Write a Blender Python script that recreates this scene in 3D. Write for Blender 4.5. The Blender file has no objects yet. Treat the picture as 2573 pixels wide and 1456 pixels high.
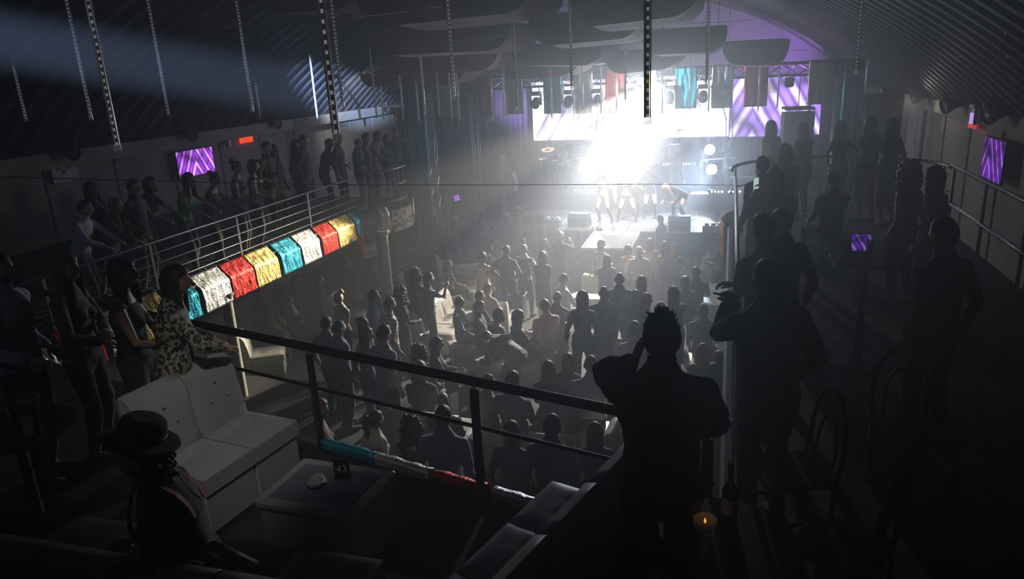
import bpy, bmesh, math, random
import numpy as np
from mathutils import Vector, Matrix, noise
random.seed(7); rng = np.random.default_rng(7)
S = bpy.context.scene
COL = S.collection
PI = math.pi
# ------------------------------------------------------------------ camera
W, H, FPX = 2573.0, 1456.0, 1840.0
CAM = Vector((0, 0, 5.9))
_yaw, _pitch, _roll = math.radians(16.9), math.radians(16.8), math.radians(3.0)
FWD = Vector((-math.sin(_yaw)*math.cos(_pitch), math.cos(_yaw)*math.cos(_pitch), -math.sin(_pitch)))
_r0 = Vector((math.cos(_yaw), math.sin(_yaw), 0)); _u0 = _r0.cross(FWD)
RGT = math.cos(_roll)*_r0 - math.sin(_roll)*_u0
UPV = math.sin(_roll)*_r0 + math.cos(_roll)*_u0
cd = bpy.data.cameras.new('camera'); cam = bpy.data.objects.new('camera', cd); COL.objects.link(cam)
cd.sensor_width = 36.0; cd.lens = 36.0*FPX/W; cd.clip_start = 0.05; cd.clip_end = 200
m3 = Matrix((RGT, UPV, -FWD)).transposed()
cam.matrix_world = Matrix.Translation(CAM) @ m3.to_4x4()
S.camera = cam
def ray(px, py): return FWD + RGT*((px-W/2)/FPX) - UPV*((py-H/2)/FPX)
def at_z(px, py, z): d = ray(px, py); return CAM + d*((z-CAM.z)/d.z)
def at_y(px, py, y): d = ray(px, py); return CAM + d*(y/d.y)
def at_x(px, py, x): d = ray(px, py); return CAM + d*(x/d.x)
def at_d(px, py, t): return CAM + ray(px, py)*t
# ------------------------------------------------------------------ world (hazy air of the club), exposure
w = bpy.data.worlds.new('world'); S.world = w; w.use_nodes = True
nt = w.node_tree; nt.nodes.clear()
wo = nt.nodes.new('ShaderNodeOutputWorld'); bg = nt.nodes.new('ShaderNodeBackground')
bg.inputs[0].default_value = (0.004, 0.005, 0.008, 1); bg.inputs[1].default_value = 1.0
vs = nt.nodes.new('ShaderNodeVolumeScatter'); vs.inputs['Color'].default_value = (1, 1, 1, 1)
vs.inputs['Density'].default_value = 0.019; vs.inputs['Anisotropy'].default_value = 0.70
nt.links.new(bg.outputs[0], wo.inputs['Surface']); nt.links.new(vs.outputs[0], wo.inputs['Volume'])
vsx = S.view_settings; vsx.view_transform = 'Standard'; vsx.look = 'None'; vsx.gamma = 1.0
vsx.use_curve_mapping = False; vsx.exposure = 0.0
S.display_settings.display_device = 'sRGB'
cy = S.cycles
cy.max_bounces = 2; cy.diffuse_bounces = 1; cy.glossy_bounces = 1; cy.transmission_bounces = 1
cy.use_adaptive_sampling = True; cy.adaptive_threshold = 0.07
cy.transparent_max_bounces = 6; cy.volume_bounces = 0; cy.sample_clamp_indirect = 3.0
cy.caustics_reflective = False; cy.caustics_refractive = False
cy.use_denoising = True
try: cy.denoiser = 'OPENIMAGEDENOISE'
except Exception: pass
# ------------------------------------------------------------------ large lights of the show
def lamp(name, typ, loc, power, col, aim=None, size=0.1, angle=45, blend=0.3, parent=None):
    l = bpy.data.lights.new(name, typ); l.energy = power; l.color = col
    if typ == 'SPOT':
        l.spot_size = math.radians(angle); l.spot_blend = blend; l.shadow_soft_size = size
    elif typ == 'POINT': l.shadow_soft_size = size
    elif typ == 'AREA': l.shape = 'DISK'; l.size = size; l.spread = math.radians(angle)
    o = bpy.data.objects.new(name, l); COL.objects.link(o)
    loc = Vector(loc); o.location = loc
    if aim is not None:
        o.rotation_euler = (Vector(aim)-loc).to_track_quat('-Z', 'Y').to_euler()
    if parent is not None:
        o.parent = parent; o.matrix_parent_inverse = parent.matrix_world.inverted()
    return o
WARM = (1.0, 0.90, 0.70); NEUT = (1.0, 0.96, 0.90); COOL = (0.62, 0.80, 1.0)
PURP = (0.55, 0.22, 1.0); BLUE = (0.35, 0.55, 1.0); AMB = (1.0, 0.62, 0.30)
# truss lamps and floodlights have fixtures modelled further down; washes and fills have none
ka, kb_ = at_y(1604, 226, 21.35), at_y(1662, 217, 21.35)
lamp('moving_head_beam_warm', 'SPOT', ka, 9500, (1.0, .89, .70), (-3.7, 13.5, .0), .10, 48, .8)
lamp('moving_head_beam_white', 'SPOT', kb_, 7500, (.95, .96, 1.0), (-3.2, 10.0, .3), .10, 40, .8)
lamp('truss_bloom_spill', 'SPOT', at_y(1634, 222, 21.3), 120, WARM, (-3.9, 13.0, 1.0), .15, 84, .6)  # added wide spot between the truss lamps, for bloom and crowd rims
lamp('truss_bloom_halo', 'POINT', at_y(1634, 222, 21.2), 300, (.84, .91, 1.0), None, .12)  # bare point light added to imitate lens bloom round the truss lamps
lamp('truss_bloom_front', 'SPOT', at_y(1634, 222, 21.25), 450, (.88, .93, 1.0), (-4.6, 10.0, 3.0), .12, 74, .6)  # extra spot towards the viewer, added for the same bloom
lamp('moving_head_beam_left', 'SPOT', at_y(1600, 225, 21.5), 26000, WARM, (-7.6, 10.9, 2.35), .08, 14, .6)
lamp('moving_head_beam_stage', 'SPOT', at_y(1640, 215, 21.4), 3200, NEUT, (-3.0, 23.4, 1.2), .15, 70, .7)
for px, py, Y in ((1490, 378, 25.75), (1782, 376, 25.95), (1787, 425, 25.75)):
    c = at_y(px, py, Y); lamp('floodlight_beam', 'SPOT', c, 2500, COOL, (-3.8, 18, -.8), .15, 48, .9); lamp('floodlight_halo', 'SPOT', c, 520, (.62, .80, 1.0), (-2.5, 2.0, 4.2), .15, 46, .8)  # halo spot added to imitate each floodlight's bloom
lamp('wing_wash_purple', 'SPOT', (2.4, 27.2, 5.2), 1000, PURP, (1.0, 29.8, 7.2), .2, 110, .8)
lamp('wing_wash_purple_left', 'SPOT', (-8.4, 26.0, 4.2), 1500, (.60, .42, 1.0), (-7.0, 28, 5.2), .2, 110, .8)
lamp('roof_wash_white', 'SPOT', (-1.2, 25.5, 5.9), 260, NEUT, (-1.6, 29.8, 7.6), .2, 90, .8)
lamp('roof_gap_fill', 'SPOT', (-4.2, 20.5, 5.95), 160, NEUT, (-4.4, 15.5, 8.3), .1, 70, .8)  # unseen upward spot added to brighten the roof gap
lamp('rear_wash_blue', 'SPOT', (-3.66, -2.2, 6.87), 400000, (.40, .58, 1.0), (-9.5, 14.8, 5.75), .04, 4.9, .9)
lamp('lounge_fill', 'SPOT', (-1.2, 1.2, 7.6), 190, NEUT, (-3.4, 4.25, 3.4), .15, 26, .9)  # unseen spot added to light the near sofa; no fixture built
lamp('stair_flood', 'SPOT', (3.9, 19.0, 4.75), 14, WARM, (4.55, 15.5, 3.4), .1, 100, .8)
lamp('left_ledge_flood', 'SPOT', (-11.0, 21.0, 5.6), 240, NEUT, (-12.9, 25, 3.6), .1, 110, .9)
# ------------------------------------------------------------------ helpers
def tag(o, label=None, cat=None, group=None, kind=None):
    if label: o['label'] = label
    if cat: o['category'] = cat
    if group: o['group'] = group
    if kind: o['kind'] = kind
    return o
def link(o, parent=None):
    COL.objects.link(o)
    if parent is not None: o.parent = parent
    return o
def empty(name, loc=(0, 0, 0), rz=0.0, label=None, cat=None, group=None):
    o = bpy.data.objects.new(name, None); COL.objects.link(o); o.empty_display_size = 0.1
    o.location = loc; o.rotation_euler = (0, 0, rz)
    return tag(o, label, cat, group)
MATS = {}
def mat(name, col, rough=0.6, metal=0.0, var=0.12, scale=6.0, bump=0.0, bscale=None, emit=None, estr=0.0, coat=0.0, spec=0.5, sheen=0.0):
    if name in MATS: return MATS[name]
    m = bpy.data.materials.new(name); m.use_nodes = True; n = m.node_tree; b = n.nodes['Principled BSDF']
    b.inputs['Roughness'].default_value = rough; b.inputs['Metallic'].default_value = metal
    b.inputs['Specular IOR Level'].default_value = spec
    if coat: b.inputs['Coat Weight'].default_value = coat
    if sheen: b.inputs['Sheen Weight'].default_value = sheen
    tc = n.nodes.new('ShaderNodeTexCoord')
    nz = n.nodes.new('ShaderNodeTexNoise'); nz.inputs['Scale'].default_value = scale; nz.inputs['Detail'].default_value = 3
    n.links.new(tc.outputs['Object'], nz.inputs['Vector'])
    mx = n.nodes.new('ShaderNodeMix'); mx.data_type = 'RGBA'
    mx.inputs[6].default_value = (*[max(0, c*(1-var)) for c in col], 1); mx.inputs[7].default_value = (*[min(1, c*(1+var)) for c in col], 1)
    n.links.new(nz.outputs['Fac'], mx.inputs[0]); n.links.new(mx.outputs[2], b.inputs['Base Color'])
    if bump:
        bp = n.nodes.new('ShaderNodeBump'); bp.inputs['Strength'].default_value = bump; bp.inputs['Distance'].default_value = 0.02
        n2 = nz
        if bscale:
            n2 = n.nodes.new('ShaderNodeTexNoise'); n2.inputs['Scale'].default_value = bscale; n2.inputs['Detail'].default_value = 4
            n.links.new(tc.outputs['Object'], n2.inputs['Vector'])
        n.links.new(n2.outputs['Fac'], bp.inputs['Height']); n.links.new(bp.outputs[0], b.inputs['Normal'])
    if emit:
        b.inputs['Emission Color'].default_value = (*emit, 1); b.inputs['Emission Strength'].default_value = estr
    MATS[name] = m; return m
class MB:
    """mesh collector: one MB -> one mesh object"""
    def __init__(s): s.v = []; s.f = []; s.mi = []
    def add(s, vs, fs, mi=0):
        o = len(s.v); s.v.extend([tuple(v) for v in vs]); s.f.extend([tuple(i+o for i in f) for f in fs]); s.mi.extend([mi]*len(fs)); return s
    def box(s, c, d, rz=0.0, mi=0, M=None, taper=1.0):
        x, y, z = d[0]/2, d[1]/2, d[2]/2; cs, sn = math.cos(rz), math.sin(rz); vs = []
        for zz in (-z, z):
            t = taper if zz > 0 else 1.0
            for xx, yy in ((-x, -y), (x, -y), (x, y), (-x, y)):
                p = Vector((c[0]+(xx*cs-yy*sn)*t, c[1]+(xx*sn+yy*cs)*t, c[2]+zz)); vs.append(M @ p if M else p)
        return s.add(vs, [(3, 2, 1, 0), (4, 5, 6, 7), (0, 1, 5, 4), (1, 2, 6, 5), (2, 3, 7, 6), (3, 0, 4, 7)], mi)
    def bbox(s, c, d, b=0.01, rz=0.0, mi=0):
        """box with chamfered edges (b)"""
        x, y, z = d[0]/2, d[1]/2, d[2]/2; b = min(b, x*.9, y*.9, z*.9); cs, sn = math.cos(rz), math.sin(rz); rings = []
        for zz, ins in ((-z, b), (-z+b, 0), (z-b, 0), (z, b)):
            xx, yy = x-ins, y-ins; r = []
            for px, py in ((-xx+b, -yy), (xx-b, -yy), (xx, -yy+b), (xx, yy-b), (xx-b, yy), (-xx+b, yy), (-xx, yy-b), (-xx, -yy+b)):
                r.append((c[0]+px*cs-py*sn, c[1]+px*sn+py*cs, c[2]+zz))
            rings.append(r)
        return s.loft(rings, mi=mi)
    def loft(s, rings, closed=True, caps=True, mi=0):
        n = len(rings[0]); vs = [p for r in rings for p in r]; fs = []
        for i in range(len(rings)-1):
            for j in range(n if closed else n-1):
                a, b = i*n+j, i*n+(j+1) % n; fs.append((a, b, b+n, a+n))
        if caps and closed: fs.append(tuple(reversed(range(n)))); k = (len(rings)-1)*n; fs.append(tuple(range(k, k+n)))
        return s.add(vs, fs, mi)
    def tube(s, pts, r, n=8, caps=True, mi=0, closed=False):
        pts = [Vector(p) for p in pts]; rings = []; ref = None
        for i, p in enumerate(pts):
            if closed: d = pts[(i+1) % len(pts)]-pts[i-1]
            else: d = pts[min(i+1, len(pts)-1)]-pts[max(i-1, 0)]
            d.normalize()
            if ref is None: ref = Vector((0, 0, 1)) if abs(d.z) < .9 else Vector((1, 0, 0))
            a = d.cross(ref).normalized(); b = a.cross(d).normalized(); ref = b
            rr = r[i] if isinstance(r, (list, tuple)) else r
            rings.append([p+a*(rr*math.cos(2*PI*k/n))+b*(rr*math.sin(2*PI*k/n)) for k in range(n)])
        if closed: rings.append(rings[0])
        return s.loft(rings, caps=caps and not closed, mi=mi)
    def cyl(s, c, r, h, n=16, mi=0, r2=None, M=None):
        r2 = r if r2 is None else r2
        rings = [[Vector((c[0]+q*math.cos(2*PI*k/n), c[1]+q*math.sin(2*PI*k/n), c[2]+z)) for k in range(n)] for q, z in ((r, 0), (r2, h))]
        if M: rings = [[M @ p for p in q] for q in rings]
        return s.loft(rings, mi=mi)
    def lathe(s, prof, n=16, c=(0, 0, 0), mi=0, M=None, caps=True):
        rings = [[Vector((c[0]+q*math.cos(2*PI*k/n), c[1]+q*math.sin(2*PI*k/n), c[2]+z)) for k in range(n)] for q, z in prof]
        if M: rings = [[M @ p for p in q] for q in rings]
        return s.loft(rings, mi=mi, caps=caps)
    def ball(s, c, r, n=10, k=6, mi=0, sc=(1, 1, 1)):
        rings = []
        for i in range(k+1):
            a = PI*(i+.02)/(k+.04); rings.append([(c[0]+sc[0]*r*math.sin(a)*math.cos(2*PI*j/n), c[1]+sc[1]*r*math.sin(a)*math.sin(2*PI*j/n), c[2]-sc[2]*r*math.cos(a)) for j in range(n)])
        return s.loft(rings, mi=mi)
    def grid(s, nu, nv, fn, mi=0):
        vs = [fn(i/(nu), j/(nv)) for i in range(nu+1) for j in range(nv+1)]; fs = []
        for i in range(nu):
            for j in range(nv):
                a = i*(nv+1)+j; fs.append((a, a+nv+1, a+nv+2, a+1))
        return s.add(vs, fs, mi)
    def poly(s, pts, z0, z1, mi=0):
        n = len(pts); vs = [(p[0], p[1], z0) for p in pts]+[(p[0], p[1], z1) for p in pts]
        fs = [tuple(reversed(range(n))), tuple(range(n, 2*n))]+[(i, (i+1) % n, n+(i+1) % n, n+i) for i in range(n)]
        return s.add(vs, fs, mi)
    def mesh(s, name, smooth=0.0):
        me = bpy.data.meshes.new(name); me.from_pydata([tuple(v) for v in s.v], [], s.f)
        if any(s.mi): me.polygons.foreach_set('material_index', s.mi)
        if smooth: 
            me.shade_smooth()
            if smooth < 180: me.set_sharp_from_angle(angle=math.radians(smooth))
        me.update(); return me
    def build(s, name, m, parent=None, smooth=0.0, loc=None, rz=None):
        me = s.mesh(name, smooth)
        for q in (m if isinstance(m, (list, tuple)) else [m]): me.materials.append(q)
        o = link(bpy.data.objects.new(name, me), parent)
        if loc is not None: o.location = loc
        if rz is not None: o.rotation_euler = (0, 0, rz)
        return o
def struct(o, label=None): return tag(o, label, None, None, 'structure')
def solid(o, t, off=0.0):
    md = o.modifiers.new('thickness', 'SOLIDIFY'); md.thickness = t; md.offset = off; return o
def copy_tree(o, parent=None):
    c = o.copy(); COL.objects.link(c); c.parent = parent
    for ch in o.children:
        copy_tree(ch, c)
    return c
ORD = ['first', 'second', 'third', 'fourth', 'fifth', 'sixth', 'seventh', 'eighth', 'ninth', 'tenth', 'eleventh', 'twelfth', 'thirteenth', 'fourteenth', 'fifteenth', 'sixteenth', 'seventeenth', 'eighteenth', 'nineteenth', 'twentieth']
ORD += ['twenty-'+x for x in ORD[:9]]+['thirtieth']+['thirty-'+x for x in ORD[:9]]+['fortieth']+['forty-'+x for x in ORD[:9]]+['fiftieth']
# ================================================================== SETTING
XL, XR, YB, YF = -12.9, 4.6, 30.0, -2.5       # left wall, right wall, back wall, wall behind the viewer
ZS = 4.65                                      # spring line of the arched roof
XC = (XL+XR)/2; HW = (XR-XL)/2; SAG = 3.75; RAD = (HW*HW+SAG*SAG)/(2*SAG)
def roof_z(x): return ZS+math.sqrt(max(0, RAD*RAD-(x-XC)**2))-(RAD-SAG)
BZ = 3.0                                       # balcony floor
EL, ER = -7.7, 0.1                             # inner edges of the left and right balconies
def rail_y(x): return 4.66-0.267*(x+3.1)       # line of the near balustrade
def tier(y): return 0.0 if y > 17 else 0.3 if y > 13.6 else 0.6 if y > 10.2 else 0.9
m_floor = mat('dark_floor', (0.035, 0.033, 0.032), 0.85, var=.4, scale=2, bump=.05)
m_carpet = mat('balcony_floor', (0.018, 0.016, 0.015), 0.7, var=.4, scale=3)
m_conc = mat('stained_concrete', (0.26, 0.235, 0.20), 0.75, var=.55, scale=1.3, bump=.15, bscale=9)
m_concd = mat('grey_plaster', (0.30, 0.28, 0.25), 0.8, var=.35, scale=1.1, bump=.08, bscale=7)
m_roof = mat('galvanised_steel', (0.05, 0.052, 0.062), 0.5, 0.3, var=.2, scale=3)
m_blackm = mat('black_metal', (0.012, 0.012, 0.013), 0.38, 0.3, var=.2)
m_steel = mat('brushed_steel', (0.42, 0.41, 0.39), 0.28, 0.9, var=.1)
m_alu = mat('truss_aluminium', (0.45, 0.45, 0.47), 0.32, 0.85, var=.1)
m_black = mat('matte_black', (0.010, 0.010, 0.011), 0.7, var=.2)
m_stage = mat('glossy_stage_floor', (0.16, 0.15, 0.145), 0.22, var=.25, scale=1.5)
m_stagef = mat('stage_skirt', (0.035, 0.035, 0.04), 0.7, var=.3)
struct(MB().box(((XL+XR)/2, (YB+YF)/2, -.05), (XR-XL+.6, YB-YF+.6, .1)).build('floor', m_floor), 'dark club floor under the crowd')
for k, (y0, y1, z) in enumerate(((13.6, 17, .3), (10.2, 13.6, .6), (YF, 10.2, .9))):
    struct(MB().box(((EL+ER)/2, (y0+y1)/2, z/2), (ER-EL+1.6, y1-y0, z)).build('floor_tier', m_floor), 'dark raised seating tier of the floor')
struct(MB().box((XL-.1, (YB+YF)/2, ZS/2), (.2, YB-YF+.6, ZS)).build('wall_left', m_concd), 'grey plaster wall along the balcony with the television')
struct(MB().box((XR+.1, (YB+YF)/2, ZS/2), (.2, YB-YF+.6, ZS)).build('wall_right', m_concd), 'grey wall along the stairwell')
struct(MB().box((XC, YB+.1, 4.6), (XR-XL+.6, .2, 9.2)).build('wall_back', mat('backdrop_wall', (0.20, 0.20, 0.24), .8, var=.2)), 'pale end wall above the stage')
struct(MB().box((XC, YF-.1, 4.6), (XR-XL+.6, .2, 9.2)).build('wall_front', m_concd))
# arched roof, one corrugated steel panel after another
roof = MB()
PER = 0.5; NP = int((YB-YF)/PER); NA = 44
prof = [(0, 0), (.10, 0), (.17, -.10), (.33, -.10), (.40, 0), (.5, 0)]
th0 = math.asin(HW/RAD)
def panel():
    mb = MB(); vs = []; fs = []; n = len(prof)
    for i in range(NA+1):
        th = -th0+2*th0*i/NA
        for (yy, dd) in prof:
            r = RAD+dd; vs.append((XC+r*math.sin(th), yy, ZS-(RAD-SAG)+r*math.cos(th)))
    for i in range(NA):
        for j in range(n-1):
            a = i*n+j; fs.append((a, a+1, a+n+1, a+n))
    return mb.add(vs, fs)
ceiling = empty('ceiling'); struct(ceiling, 'arched roof of ribbed steel panels')
pm = panel().mesh('roof_panel', 30); pm.materials.append(m_roof)
for k in range(NP):
    o = link(bpy.data.objects.new('roof_panel', pm), ceiling); o.location = (0, YF+k*PER, 0)
bo = MB()
for k in range(4, NP, 2):
    for i in range(2, 22):
        if rng.random() < .55: continue
        th = th0*(1-i/22*.98)*(1 if rng.random() < .75 else -1); r = RAD-.115
        c = (XC+r*math.sin(th), YF+k*PER+.25, ZS-(RAD-SAG)+r*math.cos(th)); bo.ball(c, .016, 5, 3)
tag(bo.build('roof_bolts', m_steel, ceiling), 'tiny shiny bolt heads along the roof ribs', None, None, 'stuff')
# ledge (concrete beam) where roof meets wall, both sides
struct(MB().box((XL+.16, (YB+YF)/2, ZS-.02), (.42, YB-YF, .30)).build('trim_1', m_concd), 'long plaster ledge between left wall and roof')
struct(MB().box((XR-.10, (YB+YF)/2, ZS-.02), (.30, YB-YF, .26)).build('trim_2', m_concd), 'long rough ledge between right wall and roof')
# wall panels, left: tall plaster boards with joints; right: stained concrete boards
wl = bpy.data.objects['wall_left']; wr = bpy.data.objects['wall_right']
for k in range(14):
    MB().bbox((XL+.02, 5+k*1.78, 3.72), (.06, 1.74, 1.50), .012).build('wall_panel', m_concd, wl)
m_lil = mat('lilac_wall_panel', (0.50, 0.40, 0.50), .7)
MB().bbox((XL+.07, 22.6, 3.70), (.05, .55, 1.44), .012).build('wall_panel', m_lil, wl)
yy = 8.0; k = 0
while yy < 24:
    wd = (1.05, .62, 1.25, .8)[k % 4]
    MB().bbox((XR-.03-.02*(k % 2), yy+wd/2, 2.95), (.08, wd-.03, 3.1), .015).build('wall_panel', m_conc, wr)
    yy += wd; k += 1
# ------------------------------------------------------------------ balconies
pod_l = (-8.25, 15.15, 1.22)
poly_l = [(XL, YF), (EL, YF), (EL, 14.2)]+[(pod_l[0]+pod_l[2]*math.cos(a), pod_l[1]+pod_l[2]*math.sin(a)) for a in np.linspace(-.9, 1.6, 16)]+[(-9.4, 16.5), (XL, 16.5)]
struct(MB().poly(poly_l, BZ-.30, BZ).build('balcony_floor_left', m_carpet), 'left balcony platform ending in a round pod')
pod_r = (1.75, 13.4, 1.75)
poly_r = [(ER, YF), (3.5, YF), (3.5, 13.4)]+[(pod_r[0]+pod_r[2]*math.cos(a)*.98, pod_r[1]+1.55*math.sin(a)) for a in np.linspace(0, PI, 20)]+[(ER, 13.3)]
struct(MB().poly(poly_r, BZ-.30, BZ).build('balcony_floor_right', m_carpet), 'right balcony platform with a rounded end')
pn = [(EL+.0, YF), (EL, rail_y(EL)+.12), (ER, rail_y(ER)+.12), (ER, YF)]
struct(MB().poly(pn, BZ-.30, BZ-.002).build('balcony_floor_near', m_carpet), 'near balcony platform with sofas and table')
# leopard-print fascia on the pods and stone fascia along the edges
def leopard_mat(name, base, spot, sc):
    m = bpy.data.materials.new(name); m.use_nodes = True; n = m.node_tree; b = n.nodes['Principled BSDF']; b.inputs['Roughness'].default_value = .6
    tc = n.nodes.new('ShaderNodeTexCoord'); v = n.nodes.new('ShaderNodeTexVoronoi'); v.inputs['Scale'].default_value = sc
    nz = n.nodes.new('ShaderNodeTexNoise'); nz.inputs['Scale'].default_value = sc*.9; nz.inputs['Detail'].default_value = 3
    ad = n.nodes.new('ShaderNodeMix'); ad.data_type = 'RGBA'; ad.inputs[0].default_value = min(.12, .55/sc)
    n.links.new(tc.outputs['Object'], nz.inputs['Vector']); n.links.new(tc.outputs['Object'], ad.inputs[6]); n.links.new(nz.outputs['Color'], ad.inputs[7]); n.links.new(ad.outputs[2], v.inputs['Vector'])
    r = n.nodes.new('ShaderNodeValToRGB'); e = r.color_ramp.elements
    e[0].position = 0.0; e[0].color = (*[c*.55 for c in base], 1); e[1].position = .62; e[1].color = (*base, 1)
    for p, c in ((.16, [q*.6 for q in base]), (.20, spot), (.47, spot), (.53, base)):
        x = e.new(p); x.color = (*c, 1)
    n.links.new(v.outputs['Distance'], r.inputs[0]); n.links.new(r.outputs[0], b.inputs['Base Color']); MATS[name] = m; return m
m_leo = leopard_mat('leopard_fascia', (0.40, 0.36, 0.30), (0.05, 0.045, 0.04), 11.0)
def arc_wall(cx, cy, rx, ry, a0, a1, z0, z1, t=.05, n=24):
    mb = MB(); rings = []
    for a in np.linspace(a0, a1, n):
        c, s_ = math.cos(a), math.sin(a)
        rings.append([(cx+rx*c, cy+ry*s_, z0), (cx+(rx+t)*c, cy+(ry+t)*s_, z0), (cx+(rx+t)*c, cy+(ry+t)*s_, z1), (cx+rx*c, cy+ry*s_, z1)])
    return mb.loft(rings)
o = arc_wall(pod_l[0], pod_l[1], pod_l[2], pod_l[2], -.95, 1.62, BZ-.46, BZ+.02).build('pod_fascia', m_leo, bpy.data.objects['balcony_floor_left'], 40); o['label'] = 'leopard-print curved fascia'
o = arc_wall(pod_r[0], pod_r[1], pod_r[2], 1.6, 0, PI, BZ-.46, BZ+.02).build('pod_fascia', m_leo, bpy.data.objects['balcony_floor_right'], 40); o['label'] = 'leopard-print curved fascia'
MB().box((EL+.03, 4.2+5.2, BZ-.22), (.05, 10.2, .46)).build('edge_fascia', m_leo, bpy.data.objects['balcony_floor_left'])
MB().box((ER-.03, 8.6, BZ-.2), (.05, 9.6, .44)).build('edge_fascia', m_black, bpy.data.objects['balcony_floor_right'])
# pillars under the left balcony
m_pill = mat('cream_pillar', (0.42, 0.39, 0.33), .55, var=.15)
for k, (px, py, lb) in enumerate(((578, 745, 'cream round pillar below the red and silver foil'), (972, 585, 'cream round pillar below the rounded balcony pod'))):
    c = at_z(px, py, 2.65); c.x -= .08
    pl = empty('pillar', (c.x, c.y, 0), 0, lb, 'pillar')
    MB().cyl((0, 0, 0), .085, BZ-.3, 20).build('shaft', m_pill, pl, 40)
    MB().lathe([(.15, 0), (.15, .03), (.10, .08), (.09, .10)], 20).build('base_collar', m_pill, pl, 30)
    MB().lathe([(.09, BZ-.40), (.13, BZ-.33), (.13, BZ-.3)], 20).build('top_collar', m_pill, pl, 30)
# back wall of the space under the left balcony (storage front) and stage-left wings
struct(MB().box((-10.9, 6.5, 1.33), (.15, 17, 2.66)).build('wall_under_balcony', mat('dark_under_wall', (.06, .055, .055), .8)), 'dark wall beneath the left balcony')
# ------------------------------------------------------------------ stage
SZ = 1.1
struct(MB().box(((-11.6+3.4)/2, (21.35+YB)/2, SZ/2-.02), (15.0, YB-21.35, SZ-.04)).build('stage', m_stagef), 'black stage block')
sd = bpy.data.objects['stage']
for i in range(12):
    for j in range(5):
        MB().bbox((-11.6+.625+i*1.25, 21.35+.86+j*1.73, SZ-.02), (1.235, 1.715, .04), .006).build('deck_panel', m_stage, sd)
rw = empty('runway', (-3.12, 20.25, 0)); tag(rw, 'pale runway jutting from the stage into the crowd', None, None, 'structure')
MB().box((0, 0, SZ/2-.03), (1.36, 2.2, SZ-.06)).build('runway_base', m_stagef, rw)
m_rw = mat('pale_glossy_runway', (0.62, 0.57, 0.46), 0.16, var=.12, scale=1.2)
MB().bbox((0, 0, SZ-.02), (1.24, 2.12, .05), .008).build('runway_top', m_rw, rw)
m_trim = mat('cream_edge_strip', (0.75, 0.68, 0.5), .3)
for (c, d) in (((-.655, 0, SZ), (.05, 2.2, .06)), ((.655, 0, SZ), (.05, 2.2, .06)), ((0, -1.08, SZ), (1.26, .05, .06))):
    MB().bbox(c, d, .008).build('edge_strip', m_trim, rw)
rs = empty('stage_riser', (0, 0, 0)); tag(rs, 'dark riser across the back of the stage', None, None, 'structure')
for (x0, x1) in ((-9.2, -3.9), (-3.9, -1.2), (-1.2, 2.6)):
    y0 = 24.6 if (x1 < -3 or x0 > -1.5) else 26.2
    MB().bbox(((x0+x1)/2, (y0+YB)/2, SZ+.27), (x1-x0-.01, YB-y0, .54), .01).build('riser_block', m_stagef, rs)
DZ_ = at_y(1610, 413, 26.4).z-.065
MB().bbox((-2.75, 27.6, (SZ+.54+DZ_)/2), (3.5, 2.5, DZ_-SZ-.54), .01).build('riser_block', m_stagef, rs)
# paper confetti lying on the stage
cf = MB(); 
for k in range(1500):
    x = rng.uniform(-7.8, 1.6); y = rng.uniform(21.5, 25.0); a = rng.uniform(0, PI); s1, s2 = rng.uniform(.02, .045), rng.uniform(.015, .03); t = rng.uniform(-.3, .3)
    c, s_ = math.cos(a), math.sin(a)
    cf.add([(x+s1*c, y+s1*s_, SZ+.012+s1*t), (x-s2*s_, y+s2*c, SZ+.010), (x-s1*c, y-s1*s_, SZ+.012-s1*t+.01), (x+s2*s_, y-s2*c, SZ+.010)], [(0, 1, 2, 3)])
tag(cf.build('confetti', mat('silver_confetti', (.75, .75, .78), .25, .6)), 'silver paper confetti scattered on the stage floor', 'confetti', None, 'stuff')
# ================================================================== PEOPLE
def V(*a): return Vector(a)
def ik(a, b, l1, l2, hint):
    d = b-a; L = min(d.length, (l1+l2)*.995); u = d.normalized(); b2 = a+u*L
    x = (l1*l1-l2*l2+L*L)/(2*L); h = math.sqrt(max(0, l1*l1-x*x))
    hv = Vector(hint); hv = hv-u*hv.dot(u)
    if hv.length < 1e-4: hv = u.orthogonal()
    return a+u*x+hv.normalized()*h, b2
def capsule(mb, pts, n=12):
    """pts: list of (Vector, radius) or (Vector, ra, rb, axisA)"""
    ps = [p[0] for p in pts]; rings = []
    for i, p in enumerate(pts):
        d = (ps[min(i+1, len(ps)-1)]-ps[max(i-1, 0)]).normalized()
        ax = p[3] if len(p) > 3 else d.orthogonal()
        a = (ax-d*ax.dot(d)).normalized(); b = d.cross(a)
        ra, rb = p[1], (p[2] if len(p) > 2 else p[1])
        ring = [p[0]+a*(ra*math.cos(2*PI*k/n))+b*(rb*math.sin(2*PI*k/n)) for k in range(n)]
        if i == 0: rings += [[p[0]-d*(ra*.75)+(q-p[0])*.45 for q in ring], [p[0]-d*(ra*.45)+(q-p[0])*.82 for q in ring]]
        rings.append(ring)
        if i == len(pts)-1: rings += [[p[0]+d*(ra*.45)+(q-p[0])*.82 for q in ring], [p[0]+d*(ra*.75)+(q-p[0])*.45 for q in ring]]
    # make ring orientation consistent
    for i in range(1, len(rings)):
        best = min(range(n), key=lambda s: (rings[i][s]-rings[i-1][0]).length); rings[i] = rings[i][best:]+rings[i][:best]
        if (rings[i][1]-rings[i-1][1]).length > (rings[i][-1]-rings[i-1][1]).length: rings[i] = [rings[i][0]]+rings[i][1:][::-1]
    mb.loft(rings)
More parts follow.
